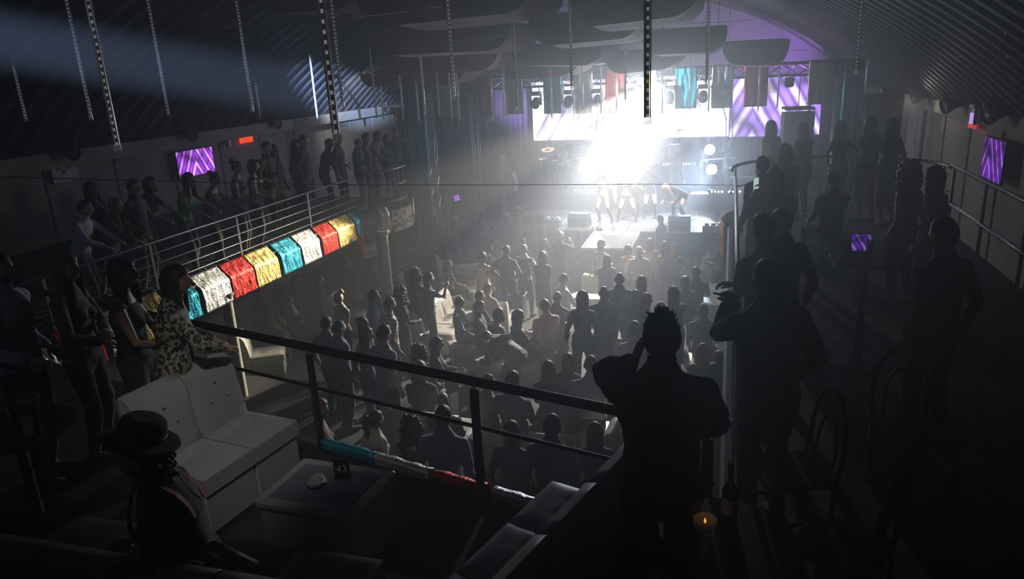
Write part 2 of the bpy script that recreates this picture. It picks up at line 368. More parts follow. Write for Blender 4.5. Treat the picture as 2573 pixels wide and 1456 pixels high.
def to_mesh(verts, faces, voxel, smooth_it):
    me = bpy.data.meshes.new('tmp'); me.from_pydata([tuple(v) for v in verts], [], faces)
    bm = bmesh.new(); bm.from_mesh(me); bmesh.ops.recalc_face_normals(bm, faces=bm.faces); bm.to_mesh(me); bm.free()
    o = bpy.data.objects.new('tmp', me); COL.objects.link(o)
    r = o.modifiers.new('r', 'REMESH'); r.mode = 'VOXEL'; r.voxel_size = voxel
    sm = o.modifiers.new('s', 'SMOOTH'); sm.factor = .5; sm.iterations = smooth_it
    dg = bpy.context.evaluated_depsgraph_get(); ev = o.evaluated_get(dg); em = ev.to_mesh()
    co = np.empty(len(em.vertices)*3, np.float64); em.vertices.foreach_get('co', co); co = co.reshape(-1, 3)
    no = np.empty(len(em.vertices)*3, np.float64); em.vertices.foreach_get('normal', no); no = no.reshape(-1, 3)
    fs = [tuple(p.vertices) for p in em.polygons]
    ev.to_mesh_clear(); bpy.data.objects.remove(o); bpy.data.meshes.remove(me)
    return co, no, fs
# ---- head: local frame, origin at skull centre, +Y face, height ~0.23
HN, HK = 28, 22
def head_grid(extra=0.0, fem=False):
    vs = []
    for i in range(HK+1):
        ph = PI*i/HK
        for j in range(HN):
            th = 2*PI*j/HN
            x = math.sin(ph)*math.sin(th); y = math.sin(ph)*math.cos(th); z = math.cos(ph)
            fx, fy, fz = .074, .096, .115
            px, py, pz = x*fx, y*fy, z*fz
            if z < 0:                                   # jaw narrows, chin forward
                t = -z; px *= 1-.38*t*t; py = py*(1-.30*t) + (.018*t if y > 0 else .030*t)
                if y < 0: py *= 1-.35*t
            f = max(0, y)                               # facing factor
            ax = abs(px)
            py += f*.026*math.exp(-(px/.011)**2)*math.exp(-((pz+.022)/.020)**2)   # nose tip
            py += f*.012*math.exp(-(px/.010)**2)*math.exp(-((pz-.006)/.020)**2)   # bridge
            py -= f*.011*math.exp(-((ax-.030)/.015)**2)*math.exp(-((pz-.010)/.012)**2)  # sockets
            py += f*.006*math.exp(-(px/.040)**2)*math.exp(-((pz-.032)/.010)**2)   # brow
            py += f*.004*math.exp(-(px/.022)**2)*math.exp(-((pz+.056)/.010)**2)   # lips
            py -= f*.005*math.exp(-(px/.020)**2)*math.exp(-((pz+.074)/.008)**2)
            py += f*.008*math.exp(-(px/.018)**2)*math.exp(-((pz+.095)/.012)**2)   # chin
            s_ = .94 if fem else 1.0
            n = Vector((px, py, pz)); n *= s_
            if extra: n += n.normalized()*extra
            vs.append(n)
    fs = []
    for i in range(HK):
        for j in range(HN):
            a, b = i*HN+j, i*HN+(j+1) % HN; fs.append((a, a+HN, b+HN, b))
    return vs, fs
def head_mb(fem):
    mb = MB(); v, f = head_grid(0, fem); mb.add(v, f, 0)
    for s in (-1, 1):                                   # ears
        mb.ball((s*.079, -.010, -.010), .031, 10, 6, 0, (.42, .70, 1.05))
        mb.ball((s*.029, .0735, .009), .0115, 8, 5, 1, (1.15, .62, .50))    # eyes
        mb.ball((s*.029, .0785, .009), .0062, 6, 4, 2, (1, .5, .85))
    mb.ball((0, .0845, -.057), .017, 10, 6, 3, (1.05, .34, .36))            # mouth
    return mb
def xform(mb, M):
    mb.v = [tuple(M @ Vector(v)) for v in mb.v]; return mb
# ---- hand: origin wrist, +X fingers, +Z back of hand, thumb towards +Y*side
def hand_mb(side, curl=.5, spread=.0, point=False, sc=1.0):
    mb = MB(); 
    rings = []
    for x, hw, ht in ((-.02, .024, .020), (.0, .026, .019), (.03, .036, .017), (.065, .041, .015), (.088, .040, .012)):
        rings.append([(x, hw*math.cos(a), ht*math.sin(a)) for a in np.linspace(0, 2*PI, 10, endpoint=False)])
    mb.loft(rings)
    for k, (y, ln, r) in enumerate(((.030, .068, .0085), (.011, .077, .009), (-.009, .071, .0085), (-.028, .056, .0075))):
        c = curl*(.9+.08*k)
        if point: c = .03 if k == 0 else 1.25
        p = V(.082, y*side, .0); a = .12+c*.5; pts = [p]; rr = [r]
        for q, fr in enumerate((.44, .31, .25)):
            p = p+V(math.cos(a), side*(y*spread*4), -math.sin(a))*(ln*fr); pts.append(p); rr.append(r*(.95-.1*q)); a += c*1.05
        mb.tube(pts, rr, 6)
    p = V(.012, .028*side, -.004); a = .75-.25*curl; pts = [p]; rr = [.013]
    for q, fr in enumerate((.036, .030, .024)):
        p = p+V(math.cos(a)*.85, side*math.sin(a), -.35*curl)*fr; pts.append(p); rr.append(.0105-.0012*q); a -= .3+.35*curl
    mb.tube(pts, rr, 6)
    if sc != 1: mb.v = [(a*sc, b*sc, c*sc) for a, b, c in mb.v]
    return mb
def frame(x, zhint):
    x = Vector(x).normalized(); z = Vector(zhint); z = (z-x*z.dot(x))
    if z.length < 1e-4: z = x.orthogonal()
    z.normalize(); y = z.cross(x); M = Matrix.Identity(4)
    for i in range(3): M[i][0] = x[i]; M[i][1] = y[i]; M[i][2] = z[i]
    return M
BODY = {}
class Body: pass
def body(key, fem=False, lean=0.0, lean2=0.0, side=0.0, twist=0.0, hip=None, pel_z=None, wl=None, wr=None, el=None, er=None,
         al=None, ar=None, kl=None, kr=None, hyaw=0.0, hpitch=0.0, hroll=0.0, cl=.45, cr=.45, pl=False, pr=False, hl=None, hr=None, vox=.017, heavy=1.0, shrug=0.0, heels=False):
    """Pose in a local frame: facing +Y, x to the figure's RIGHT is +X.  Unit figure 1.75 m (man) / 1.66 m (woman)."""
    if key in BODY: return BODY[key]
    b = Body(); s = .95 if fem else 1.0
    P = V(0, 0, (.95 if pel_z is None else pel_z)*s) if hip is None else Vector(hip)
    # spine
    N = 9; L = .53*s; up = V(0, 0, 1); pts = [P-V(0, 0, .09*s)]; frames = []
    def fr(t):
        a = lean+lean2*t; u = V(math.sin(side*t), math.sin(a), math.cos(a)).normalized()
        r = V(math.cos(twist*t), -math.sin(twist*t), -math.sin(side*t)); r = (r-u*r.dot(u)).normalized(); return u, r, u.cross(r)
    u, r, f = fr(0); pts = [P-u*(.10*s)]; ts = [0]; fs_ = [(u, r, f)]
    for i in range(1, N+1):
        u, r, f = fr(i/N); pts.append(pts[-1]+u*((L+.10*s)/N)); fs_.append((u, r, f))
    if fem: W_ = [(.11, .09), (.165, .115), (.170, .115), (.140, .098), (.122, .088), (.132, .100), (.148, .118), (.150, .108), (.140, .085), (.075, .062)]
    else: W_ = [(.12, .09), (.160, .112), (.162, .112), (.152, .108), (.150, .106), (.162, .113), (.176, .120), (.182, .114), (.165, .092), (.085, .066)]
    tor = MB(); hv = heavy
    capsule(tor, [(p, wx*s*hv, wy*s*hv*(1+.15*(hv-1)), f_[1]) for p, (wx, wy), f_ in zip(pts, W_, fs_)], 18)
    u, r, f = fs_[-1]; nb = pts[-1]; sh = pts[-3]+fs_[-3][0]*(.055*s)
    sw = (.158 if fem else .185)*s*(1+.35*(hv-1))
    SL = sh-fs_[-2][1]*sw+V(0, 0, shrug); SR = sh+fs_[-2][1]*sw+V(0, 0, shrug)
    if fem:
        for q in (-1, 1):
            c = pts[6]+fs_[6][2]*.085*s+fs_[6][1]*(q*.062*s); capsule(tor, [(c, .052*s), (c-fs_[6][0]*.012+fs_[6][2]*.02, .045*s)])
    # neck + head
    hd = Matrix.Rotation(-hyaw, 3, 'Z') @ Matrix.Rotation(-hpitch, 3, 'X') @ Matrix.Rotation(hroll, 3, 'Y')
    nk = nb+u*(.075*s)+f*.012; hc = nk+V(0, .025, .085)*s if abs(lean+lean2) < .5 else nk+(u*.09+f*.03)*s
    if abs(lean+lean2) >= .5: hd = Matrix.Rotation(-(lean+lean2)*.6, 3, 'X') @ hd
    capsule(tor, [(nb-u*.03, .060*s, .058*s), (nk+(hc-nk)*.25, .052*s*(.9 if fem else 1.06)), (hc-V(0, .02, .03), .048*s)])
    # trapezius
    for q, sp in ((-1, SL), (1, SR)): capsule(tor, [(nb-u*.012, .050*s), (sp*.55+nb*.45-u*.012, .045*s), (sp, .050*s)])
    # arms
    la, lf = .285*s, .255*s; R0, R1 = V(1, 0, 0), V(0, 1, 0)
    def P2(w, d): return Vector(w)*s if w is not None else d
    WL = P2(wl, SL+V(-.07, .03, -.53)*s); WR = P2(wr, SR+V(.07, .03, -.53)*s)
    EL_, WL = ik(SL, WL, la, lf, el or (-.35, -1, -.2)); ER_, WR = ik(SR, WR, la, lf, er or (.35, -1, -.2))
    ua = .047*s*(.86 if fem else 1.0)*hv; arms = []
    for sp, e, w_ in ((SL, EL_, WL), (SR, ER_, WR)):
        capsule(tor, [(sp, ua*1.22), (sp.lerp(e, .35), ua*1.10), (sp.lerp(e, .75), ua*.92), (e, ua*.84), (e.lerp(w_, .25), ua*.88), (e.lerp(w_, .7), ua*.66), (w_, ua*.54)])
    # legs
    lt, lc = .43*s, .415*s; hw = (.092 if fem else .090)*s
    u0, r0, f0 = fs_[0]
    HL, HR = P-r0*hw-u0*.03, P+r0*hw-u0*.03
    AL = P2(al, V(-.10, -.02, .085)*s); AR = P2(ar, V(.10, -.02, .085)*s)
    KL, AL = ik(HL, AL, lt, lc, kl or (-.12, 1, 0)); KR, AR = ik(HR, AR, lt, lc, kr or (.12, 1, 0))
    th = (.084 if fem else .083)*s*(.5+.5*hv)
    for h, k_, a in ((HL, KL, AL), (HR, KR, AR)):
        capsule(tor, [(h, th*1.08), (h.lerp(k_, .3), th), (h.lerp(k_, .75), th*.76), (k_, th*.66), (k_.lerp(a, .3), th*.68), (k_.lerp(a, .7), th*.48), (a, th*.42)])
    feet = []
    for k_, a in ((KL, AL), (KR, AR)):
        sh_ = (a-k_).normalized(); out = -.10 if a is AL else .10
        if abs(sh_.z) < .4: toe = V(sh_.x*.1+out*.2, .5, -sh_.y).normalized(); 
        else: toe = V(out, 1, 0).normalized()
        dn = V(0, 0, -1) if abs(sh_.z) > .4 else sh_
        hl_ = a-toe*.045*s+dn*.045*s; tt = a+toe*.165*s+dn*.055*s
        if heels: hl_ = a-toe*.03+dn*.04; tt = a+toe*.12*s+dn*.095*s
        side_ = toe.cross(dn).normalized()
        capsule(tor, [(hl_, .036*s, .036*s, side_), (hl_.lerp(tt, .5)+V(0, 0, .008), .043*s, .034*s, side_), (tt, .040*s, .024*s, side_)], 10)
        feet.append((hl_, tt))
    co, no, fs = to_mesh(tor.v, tor.f, vox, 4 if vox > .012 else 6)
    # bones for regions
    bones = [('torso', pts[i], pts[i+1], .10*s, i/N, (i+1)/N) for i in range(N)]
    bones += [('neck', nb+u*.01, hc, .05*s, 0, 1)]
    for sd, sp, e, w_ in (('L', SL, EL_, WL), ('R', SR, ER_, WR)):
        bones += [('ua'+sd, sp, e, .045*s, 0, 1), ('fa'+sd, e, w_, .036*s, 0, 1)]
    for sd, h, k_, a, ft in (('L', HL, KL, AL, feet[0]), ('R', HR, KR, AR, feet[1])):
        bones += [('th'+sd, h, k_, .075*s, 0, 1), ('ca'+sd, k_, a, .045*s, 0, 1), ('ft'+sd, ft[0], ft[1], .035*s, 0, 1)]
    best = np.full(len(co), 1e9); reg = np.zeros(len(co), int); tt_ = np.zeros(len(co)); names = []
    for bi, (nm, a, c, rad, t0, t1) in enumerate(bones):
        a_, c_ = np.array(a), np.array(c); d = c_-a_; t = np.clip(((co-a_)@d)/(d@d), 0, 1)
        ds = np.linalg.norm(co-(a_+t[:, None]*d), axis=1)-rad; 
        if nm in ('caL', 'caR'): ds += .004
        q = ds < best; best[q] = ds[q]; reg[q] = bi; tt_[q] = (t0+(t1-t0)*t)[q]
    b.reg = np.array([x[0] for x in bones], dtype=object)[reg]; b.t = tt_; b.co = co; b.no = no; b.fs = fs; b.fem = fem; b.s = s
    b.hh = (co-np.array(P))@np.array(u0)
    # final skin mesh = body + head + hands in one mesh
    mb = MB(); mb.add([tuple(c) for c in co], fs, 0)
    HM = Matrix.Translation(hc) @ hd.to_4x4() @ Matrix.Scale(1.0 if not fem else 1.0, 4)
    h = xform(head_mb(fem), HM); o = len(mb.v); mb.v += h.v; mb.f += [tuple(i+o for i in f) for f in h.f]; mb.mi += h.mi
    b.head = HM; hands = []
    for sd, e, w_, cu, pt, hint in ((-1, EL_, WL, cl, pl, hl), (1, ER_, WR, cr, pr, hr)):
        d = (w_-e).normalized(); hx = d; zz = hint
        if hint is not None and len(hint) == 2: hx, zz = hint
        M = Matrix.Translation(w_) @ frame(hx, zz or (sd*1, -.2, .3)) ; hm = xform(hand_mb(1 if (sd < 0) else -1, cu, 0, pt, s*.98), M)
        o = len(mb.v); mb.v += hm.v; mb.f += [tuple(i+o for i in f) for f in hm.f]; mb.mi += hm.mi; hands.append(M)
    b.hands = hands; b.mesh = mb.mesh('person', 180); b.wr = (WL, WR); b.el = (EL_, ER_); b.feet = feet; b.nb = nb; b.P = P; b.pts = pts; b.frs = fs_
    b.cache = {}; b.legs = ((HL, KL, AL), (HR, KR, AR)); b.key = key; b.top = max(v[2] for v in mb.v[len(co):])
    BODY[key] = b; return b
def shell(b, name, pred, off, fold=.0, fscale=9.0, flare=None):
    if name in b.cache: return b.cache[name]
    ok = np.array([pred(r, t, c) for r, t, c in zip(b.reg, b.t, b.hh)])
    fs = [f for f in b.fs if all(ok[i] for i in f)]
    used = sorted({i for f in fs for i in f}); mp = {i: k for k, i in enumerate(used)}
    fs2 = [tuple(mp[i] for i in f) for f in fs]; co = b.co[used].copy(); no = b.no[used]
    ec = {}
    for f in fs2:
        for i in range(len(f)):
            e = (f[i], f[(i+1) % len(f)]); k = (min(e), max(e)); ec[k] = ec.get(k, 0)+1
    bd = {}
    for (i, j), c in ec.items():
        if c == 1: bd.setdefault(i, []).append(j); bd.setdefault(j, []).append(i)
    for it in range(6):
        nc = {i: co[i]*.4+.6*np.mean([co[j] for j in ns], axis=0) for i, ns in bd.items()}
        for i, c in nc.items(): co[i] = c
    amp = np.full(len(co), off)
    if fold:
        for i, c in enumerate(co):
            amp[i] += fold*noise.noise(Vector((c[0]*fscale, c[1]*fscale, c[2]*fscale*1.6)))+fold*.6*noise.noise(Vector((c[0]*fscale*2.5, c[1]*fscale*2.5, c[2]*fscale*2)))
    for i in bd: amp[i] = max(.003, off*.75)
    co = co+no*amp[:, None]
    if flare: co = flare(co)
    mb = MB(); mb.add([tuple(c) for c in co], fs2); me = mb.mesh(name, 180); b.cache[name] = me; return me
ARM = ('uaL', 'uaR'); FA = ('faL', 'faR'); THI = ('thL', 'thR'); CALF = ('caL', 'caR'); FT = ('ftL', 'ftR')
TRK = ('torso',)+('thL', 'thR')
def _low(r, t, c, h, th=.3): return (r == 'torso' or (r in THI and t < th)) and c > h and not (r == 'torso' and t >= .985)
def g_long(r, t, c): return _low(r, t, c, -.035, .12) or (r == 'torso' and t >= .98) or (r == 'neck' and t < .07) or r in ARM or (r in FA and t < .93)
def g_jack(r, t, c): return _low(r, t, c, -.13) or (r == 'torso' and t >= .98) or (r == 'neck' and t < .06) or r in ARM or (r in FA and t < .93)
def g_tee(r, t, c): return _low(r, t, c, -.035, .12) or (r == 'torso' and t >= .98) or (r in ARM and t < .55)
def g_tank(r, t, c): return (_low(r, t, c, -.02, .1) and not (r == 'torso' and t > .90)) or (r in ARM and t < .06)
def g_tube(r, t, c): return _low(r, t, c, -.02, .1) and not (r == 'torso' and t > .76)
def g_crop(r, t, c): return (r == 'torso' and .42 < t < .80)
def g_pants(r, t, c): return (r == 'torso' and c < .05) or r in THI or (r in CALF and t < .97)
def g_short(r, t, c): return (r == 'torso' and c < .05) or (r in THI and t < .33)
def g_brief(r, t, c): return (r == 'torso' and c < .03) or (r in THI and t < .06)
def g_shoe(r, t, c): return r in FT or (r in CALF and t > .95)
def g_boot(r, t, c): return r in FT or r in CALF or (r in THI and t > .97)
def g_dress(r, t, c): return (r == 'torso' and t < .80) or (r in THI and t < .5)
def g_sdress(r, t, c): return (r == 'torso' and t < .93) or (r in ARM and t < .3) or (r in THI and t < .55)
GARM = {'shirt': (g_long, .011, .010, 8), 'jacket': (g_jack, .020, .013, 6), 'tee': (g_tee, .010, .009, 8), 'tank': (g_tank, .007, .004, 9), 'strapless_top': (g_tube, .007, .003, 9),
        'crop_top': (g_crop, .008, .003, 9), 'trousers': (g_pants, .010, .008, 7), 'shorts': (g_short, .010, .006, 8), 'briefs': (g_brief, .006, .001, 8), 'shoes': (g_shoe, .008, .0, 5), 'boots': (g_boot, .010, .003, 9),
        'dress': (g_dress, .019, .005, 8), 'short_sleeve_dress': (g_sdress, .019, .005, 8), 'vest': (lambda r, t, c: (r == 'torso' and .1 < t < .93) or (r in ARM and t < .02), .016, .004, 8)}
def skirt_mesh(b, ln):
    """skirt lofted round hips and both thighs (standing figures)"""
    nm = 'skirt%.2f' % ln
    if nm in b.cache: return b.cache[nm]
    s = b.s; rings = []; P = b.P; (HL, KL, AL), (HR, KR, AR) = b.legs; n = 28
    for i in range(10):
        t = i/9; z = (P.z+.06*s)*(1-t)+(P.z+.06*s-ln)*t
        def on(h, k, a):
            if z > h.z: return h
            if z > k.z: return h.lerp(k, (h.z-z)/max(.01, h.z-k.z))
            return k.lerp(a, min(1, (k.z-z)/max(.01, k.z-a.z)))
        q1, q2 = on(HL, KL, AL), on(HR, KR, AR); c = (q1+q2)/2
        wx = abs(q2.x-q1.x)/2+(.085-.02*t)*s+.012+.02*t; wy = abs(q2.y-q1.y)/2+(.105-.02*t)*s+.01+.02*t
        if t < .25: wx = max(wx, .172*s*(.82+.18*(t/.25))); wy = max(wy, .12*s)
        rings.append([(c.x+wx*math.cos(a)*(1+.035*t*math.sin(7*a)), c.y+wy*math.sin(a)*(1+.05*t*math.sin(6*a+1)), z) for a in np.linspace(0, 2*PI, n, endpoint=False)])
    mb = MB(); mb.loft(rings, caps=False); me = mb.mesh(nm, 180); b.cache[nm] = me; return me
# ---- hair styles in the head frame
HAIR = {}
def hair(style):
    if style in HAIR: return HAIR[style]
    mb = MB(); rs = np.random.default_rng(abs(hash(style)) % 1000 if False else sum(map(ord, style)))
    fem = style not in ('short', 'crop', 'balding', 'spiky')
    sc = .94 if fem else 1.0
    def cap(off, hairline, low, ripple=.0, freq=14, bulge=.0):
        """skull cap: hairline = front height, low = nape height (in head units)"""
        nu, nv = 40, 14
        def fn(u, v):
            th = 2*PI*u; fr = math.cos(th)             # 1 at face
            zlow = hairline if fr > .62 else (low+(hairline-low)*max(0, (fr+.35)/.97)**.85 if fr > -.35 else low)
            ph_max = math.acos(max(-1, min(1, zlow/.115))); ph = ph_max*v
            x, y, z = math.sin(ph)*math.sin(th), math.sin(ph)*math.cos(th), math.cos(ph)
            p = Vector((x*.074, y*.096, z*.115))
            if z < 0 and y < 0: p.y *= 1-.12*(-z)
            o = off*(1 if v < .9 else .5)+ripple*math.sin(freq*th+5*v)*(.3+v)+bulge*max(0, math.sin(ph))
            return (p+Vector((x, y, z))*o)*sc
        mb.grid(nu, nv, fn)
    def curtain(length, width0, width1, back, ripple, freq, thick=.03, flare=0.0, front=1.9):
        """hair falling from the crown round the back of the head"""
        nu, nv = 44, 18
        for layer in (0, 1):
            def fn(u, v):
                a = -front+2*front*u            # 0 = back
                off = .026 if layer == 0 else .004
                if v < .45:                     # over the skull
                    q = v/.45; ph = q*PI*.52; th = PI+a
                    x, y, z = math.sin(ph)*math.sin(th), math.sin(ph)*math.cos(th), math.cos(ph)
                    p = Vector((x*(.074+off), y*(.096+off), z*(.115+off)))
                else:
                    q = (v-.45)/.55; wx = (.074+off)*(1-q)+width1*q; wy = (.096+off)*(1-q)+(back if layer == 0 else back-thick)*q
                    zz = -.007-length*q
                    p = Vector((-math.sin(a)*wx*(1+flare*q), -math.cos(a)*wy-.012*q, zz))
                    if abs(a) > 1.2: p.y += .02*q
                p += Vector((-math.sin(a), -math.cos(a), 0))*(ripple*math.sin(freq*u+6*q+1.5*math.sin(9*u))*(.25+v))
                p.z += ripple*1.4*math.sin(freq*.7*u)*(1 if v > .97 else 0)
                return p*sc
            mb.grid(nu, nv, fn)
    if style == 'short': cap(.015, .058, -.055, .0022, 22)
    elif style == 'crop': cap(.008, .062, -.045, .001, 30)
    elif style == 'balding':
        nu, nv = 40, 6
        def fn(u, v):
            a = -1.75+3.5*u; z = .035-.085*v; c = math.sqrt(max(.05, 1-(z/.115)**2)); return Vector((-math.sin(a)*(.074*c+.009), -math.cos(a)*(.096*c+.009), z))
        mb.grid(nu, nv, fn)
    elif style == 'spiky':
        cap(.013, .058, -.055, .002, 22)
        for k in range(170):
            th = rs.uniform(0, 2*PI); ph = abs(rs.normal(0, .42)); x, y, z = math.sin(ph)*math.sin(th), math.sin(ph)*math.cos(th), math.cos(ph)
            p = Vector((x*.084, y*.104, z*.124)); d = (Vector((x, y, z))+Vector(rs.normal(0, .28, 3))).normalized()
            mb.tube([p, p+d*rs.uniform(.012, .034)], [.006, .001], 4)
    elif style == 'long': cap(.022, .05, -.05, .001, 20); curtain(.27, .074, .095, .085, .0035, 60)
    elif style == 'long_wavy': cap(.026, .05, -.05, .003, 16); curtain(.25, .074, .115, .10, .008, 46, flare=.12)
    elif style == 'very_long': cap(.022, .05, -.05, .001, 20); curtain(.40, .074, .10, .075, .004, 60)
    elif style == 'bob': cap(.026, .05, -.05, .002, 18); curtain(.12, .078, .10, .10, .003, 54)
    elif style == 'ponytail':
        cap(.014, .06, -.06, .0025, 30)
        pts = [V(0, -.09, .075), V(0, -.135, .095), V(0, -.165, .05), V(0, -.160, -.03), V(.005, -.140, -.12), V(0, -.128, -.18)]
        mb.tube(pts, [.018, .030, .036, .034, .024, .006], 9); mb.ball((0, -.098, .08), .024, 8, 5)
    elif style == 'bun':
        cap(.014, .06, -.055, .0025, 30); mb.ball((0, -.075, .115), .048, 12, 8); mb.tube([V(.045*math.cos(a), -.075+.045*math.sin(a), .10) for a in np.linspace(0, 2*PI, 14)[:-1]], .014, 6, closed=True)
    elif style == 'curly':
        cap(.035, .055, -.07, .004, 16)
        for k in range(240):
            th = rs.uniform(-2.5, 2.5)+PI; zz = rs.uniform(-.24, .15); rr = .105*math.sqrt(max(.12, 1-(max(zz, 0)/.155)**2))+rs.uniform(-.01, .02); 
            if zz > .08: th = rs.uniform(0, 2*PI)
            c = V(math.sin(th)*rr*.95, math.cos(th)*rr*1.05-.012, zz); mb.ball(c, rs.uniform(.016, .028), 6, 4)
        curtain(.19, .09, .12, .11, .008, 30)
    elif style == 'curly_long':
        cap(.03, .055, -.07, .004, 16); curtain(.34, .10, .12, .16, .010, 30, front=1.25)
        for k in range(420):
            th = rs.uniform(-1.3, 1.3)+PI; zz = rs.uniform(-.40, .03); rr = .10+.05*min(1, -min(zz, 0)/.2)+rs.uniform(-.012, .02)
            mb.ball(V(math.sin(th)*rr, math.cos(th)*rr*1.08-.015, zz), rs.uniform(.014, .026), 6, 4)
    me = mb.mesh('hair_'+style, 180); HAIR[style] = me; return me
SKIN = [mat('skin_tan', (.42, .24, .15), .5, var=.08), mat('skin_olive', (.36, .20, .12), .5, var=.08), mat('skin_light', (.52, .32, .22), .5, var=.08), mat('skin_brown', (.24, .13, .08), .5, var=.08)]
m_eye = mat('eye_white', (.6, .58, .55), .25); m_iris = mat('dark_iris', (.02, .012, .01), .2); m_lip = mat('lips', (.35, .12, .10), .45)
HAIRC = {'black': (.010, .008, .007), 'brown': (.035, .020, .012), 'red': (.16, .030, .010), 'auburn': (.075, .028, .012), 'blonde': (.42, .27, .11), 'grey': (.36, .35, .33), 'light_brown': (.13, .075, .035), 'white': (.6, .58, .54)}
def hmat(c): return mat('hair_'+c, HAIRC[c], .55, var=.35, scale=40, bump=.25, bscale=90, spec=.5)
CLOTH = {'black': (.010, .010, .012), 'charcoal': (.030, .030, .033), 'navy': (.014, .018, .036), 'white': (.62, .60, .58), 'cream': (.55, .49, .40), 'grey': (.16, .16, .165), 'ltgrey': (.32, .32, .32), 'ltblue': (.24, .32, .42), 'lilac': (.42, .38, .46),
         'pink': (.50, .33, .33), 'red': (.36, .02, .02), 'brown': (.10, .055, .035), 'tan': (.34, .23, .15), 'green': (.02, .25, .10), 'teal': (.02, .18, .22), 'denim': (.05, .075, .14), 'purple': (.16, .07, .26), 'beige': (.42, .34, .26), 'gold': (.55, .40, .12), 'orange': (.5, .20, .06), 'camo': (.16, .14, .09), 'dkbrown': (.035, .022, .016)}
def cmat(c): return MATS[c] if c in MATS else mat('cloth_'+c, CLOTH[c], .8, var=.18, scale=5, bump=.12, bscale=60, sheen=.1)
def stripes(name, a, b, sc, axis=2, wd=.15):
    m = bpy.data.materials.new(name); m.use_nodes = True; n = m.node_tree; bs = n.nodes['Principled BSDF']; bs.inputs['Roughness'].default_value = .8
    tc = n.nodes.new('ShaderNodeTexCoord'); wv = n.nodes.new('ShaderNodeTexWave'); wv.bands_direction = 'XYZ'[axis]; wv.inputs['Scale'].default_value = sc; wv.inputs['Distortion'].default_value = .4
    r = n.nodes.new('ShaderNodeValToRGB'); r.color_ramp.interpolation = 'CONSTANT'; r.color_ramp.elements[0].color = (*b, 1); r.color_ramp.elements[1].position = wd; r.color_ramp.elements[1].color = (*a, 1)
    n.links.new(tc.outputs['Object'], wv.inputs['Vector']); n.links.new(wv.outputs['Fac'], r.inputs[0]); n.links.new(r.outputs[0], bs.inputs['Base Color']); MATS[name] = m; return m
stripes('striped_white', (.6, .57, .52), (.015, .015, .015), 5.5); stripes('striped_dark', (.03, .03, .03), (.35, .32, .3), 9, 2, .3)
def check_mat(name, a, b, sc):
    m = bpy.data.materials.new(name); m.use_nodes = True; n = m.node_tree; bs = n.nodes['Principled BSDF']; bs.inputs['Roughness'].default_value = .9
    tc = n.nodes.new('ShaderNodeTexCoord'); prev = None
    for ax in ('X', 'Z'):
        wv = n.nodes.new('ShaderNodeTexWave'); wv.bands_direction = ax; wv.inputs['Scale'].default_value = sc; wv.inputs['Distortion'].default_value = .25; wv.inputs['Detail'].default_value = 1
        n.links.new(tc.outputs['Object'], wv.inputs['Vector'])
        if prev is None: prev = wv.outputs['Fac']
        else:
            mm = n.nodes.new('ShaderNodeMath'); mm.operation = 'MULTIPLY'; n.links.new(prev, mm.inputs[0]); n.links.new(wv.outputs['Fac'], mm.inputs[1]); prev = mm.outputs[0]
    r = n.nodes.new('ShaderNodeValToRGB'); r.color_ramp.elements[0].position = .15; r.color_ramp.elements[0].color = (*b, 1); r.color_ramp.elements[1].position = .5; r.color_ramp.elements[1].color = (*a, 1)
    n.links.new(prev, r.inputs[0]); n.links.new(r.outputs[0], bs.inputs['Base Color']); MATS[name] = m; return m
check_mat('tweed_check', (.11, .10, .09), (.03, .028, .028), 34)
leopard_mat('leopard_cloth', (.32, .28, .22), (.012, .010, .010), 30.0)
PCOUNT = [0]
def omat(o, *ms):
    for i, m in enumerate(ms):
        if i < len(o.material_slots): o.material_slots[i].link = 'OBJECT'; o.material_slots[i].material = m
def slots(me, n):
    while len(me.materials) < n: me.materials.append(None)
def person(b, loc, rz, label, sc=1.0, skin=0, hs='short', hc='black', top=('shirt', 'black'), bot=('trousers', 'charcoal'), shoes='black', extra=(), group=None, xs=1.0):
    slots(b.mesh, 4)
    o = link(bpy.data.objects.new('person', b.mesh)); omat(o, SKIN[skin % 4], m_eye, m_iris, m_lip)
    o.location = loc; o.rotation_euler = (0, 0, rz); o.scale = (sc*xs, sc*xs, sc); tag(o, label, 'person', group)
    def child(name, me, m, M=None):
        slots(me, 1); c = link(bpy.data.objects.new(name, me), o); omat(c, m)
        if M is not None: c.matrix_local = M
        return c
    if hs: child('hair', hair(hs), hmat(hc), b.head)
    for g in (top, bot)+tuple(extra):
        if not g or g[0] == 'boots': continue
        if g[0] == 'skirt': child('skirt', skirt_mesh(b, g[2] if len(g) > 2 else .5), cmat(g[1]))
        else:
            pr, off, fo, fsx = GARM[g[0]]; child({'strapless_top': 'top', 'tank': 'top', 'tee': 'shirt', 'crop_top': 'top', 'short_sleeve_dress': 'dress'}.get(g[0], g[0]), shell(b, g[0], pr, off, fo, fsx), cmat(g[1]))
    for sd in 'LR':
        if shoes: child('shoe', shell(b, 'shoe'+sd, lambda r, t, c: r == 'ft'+sd or (r == 'ca'+sd and t > .95), .008), cmat(shoes))
        for g in extra:
            if g[0] == 'boots': child('boot', shell(b, 'boot'+sd, lambda r, t, c: r in ('ft'+sd, 'ca'+sd) or (r == 'th'+sd and t > .97), .010, .003, 9), cmat(g[1]))
    return o
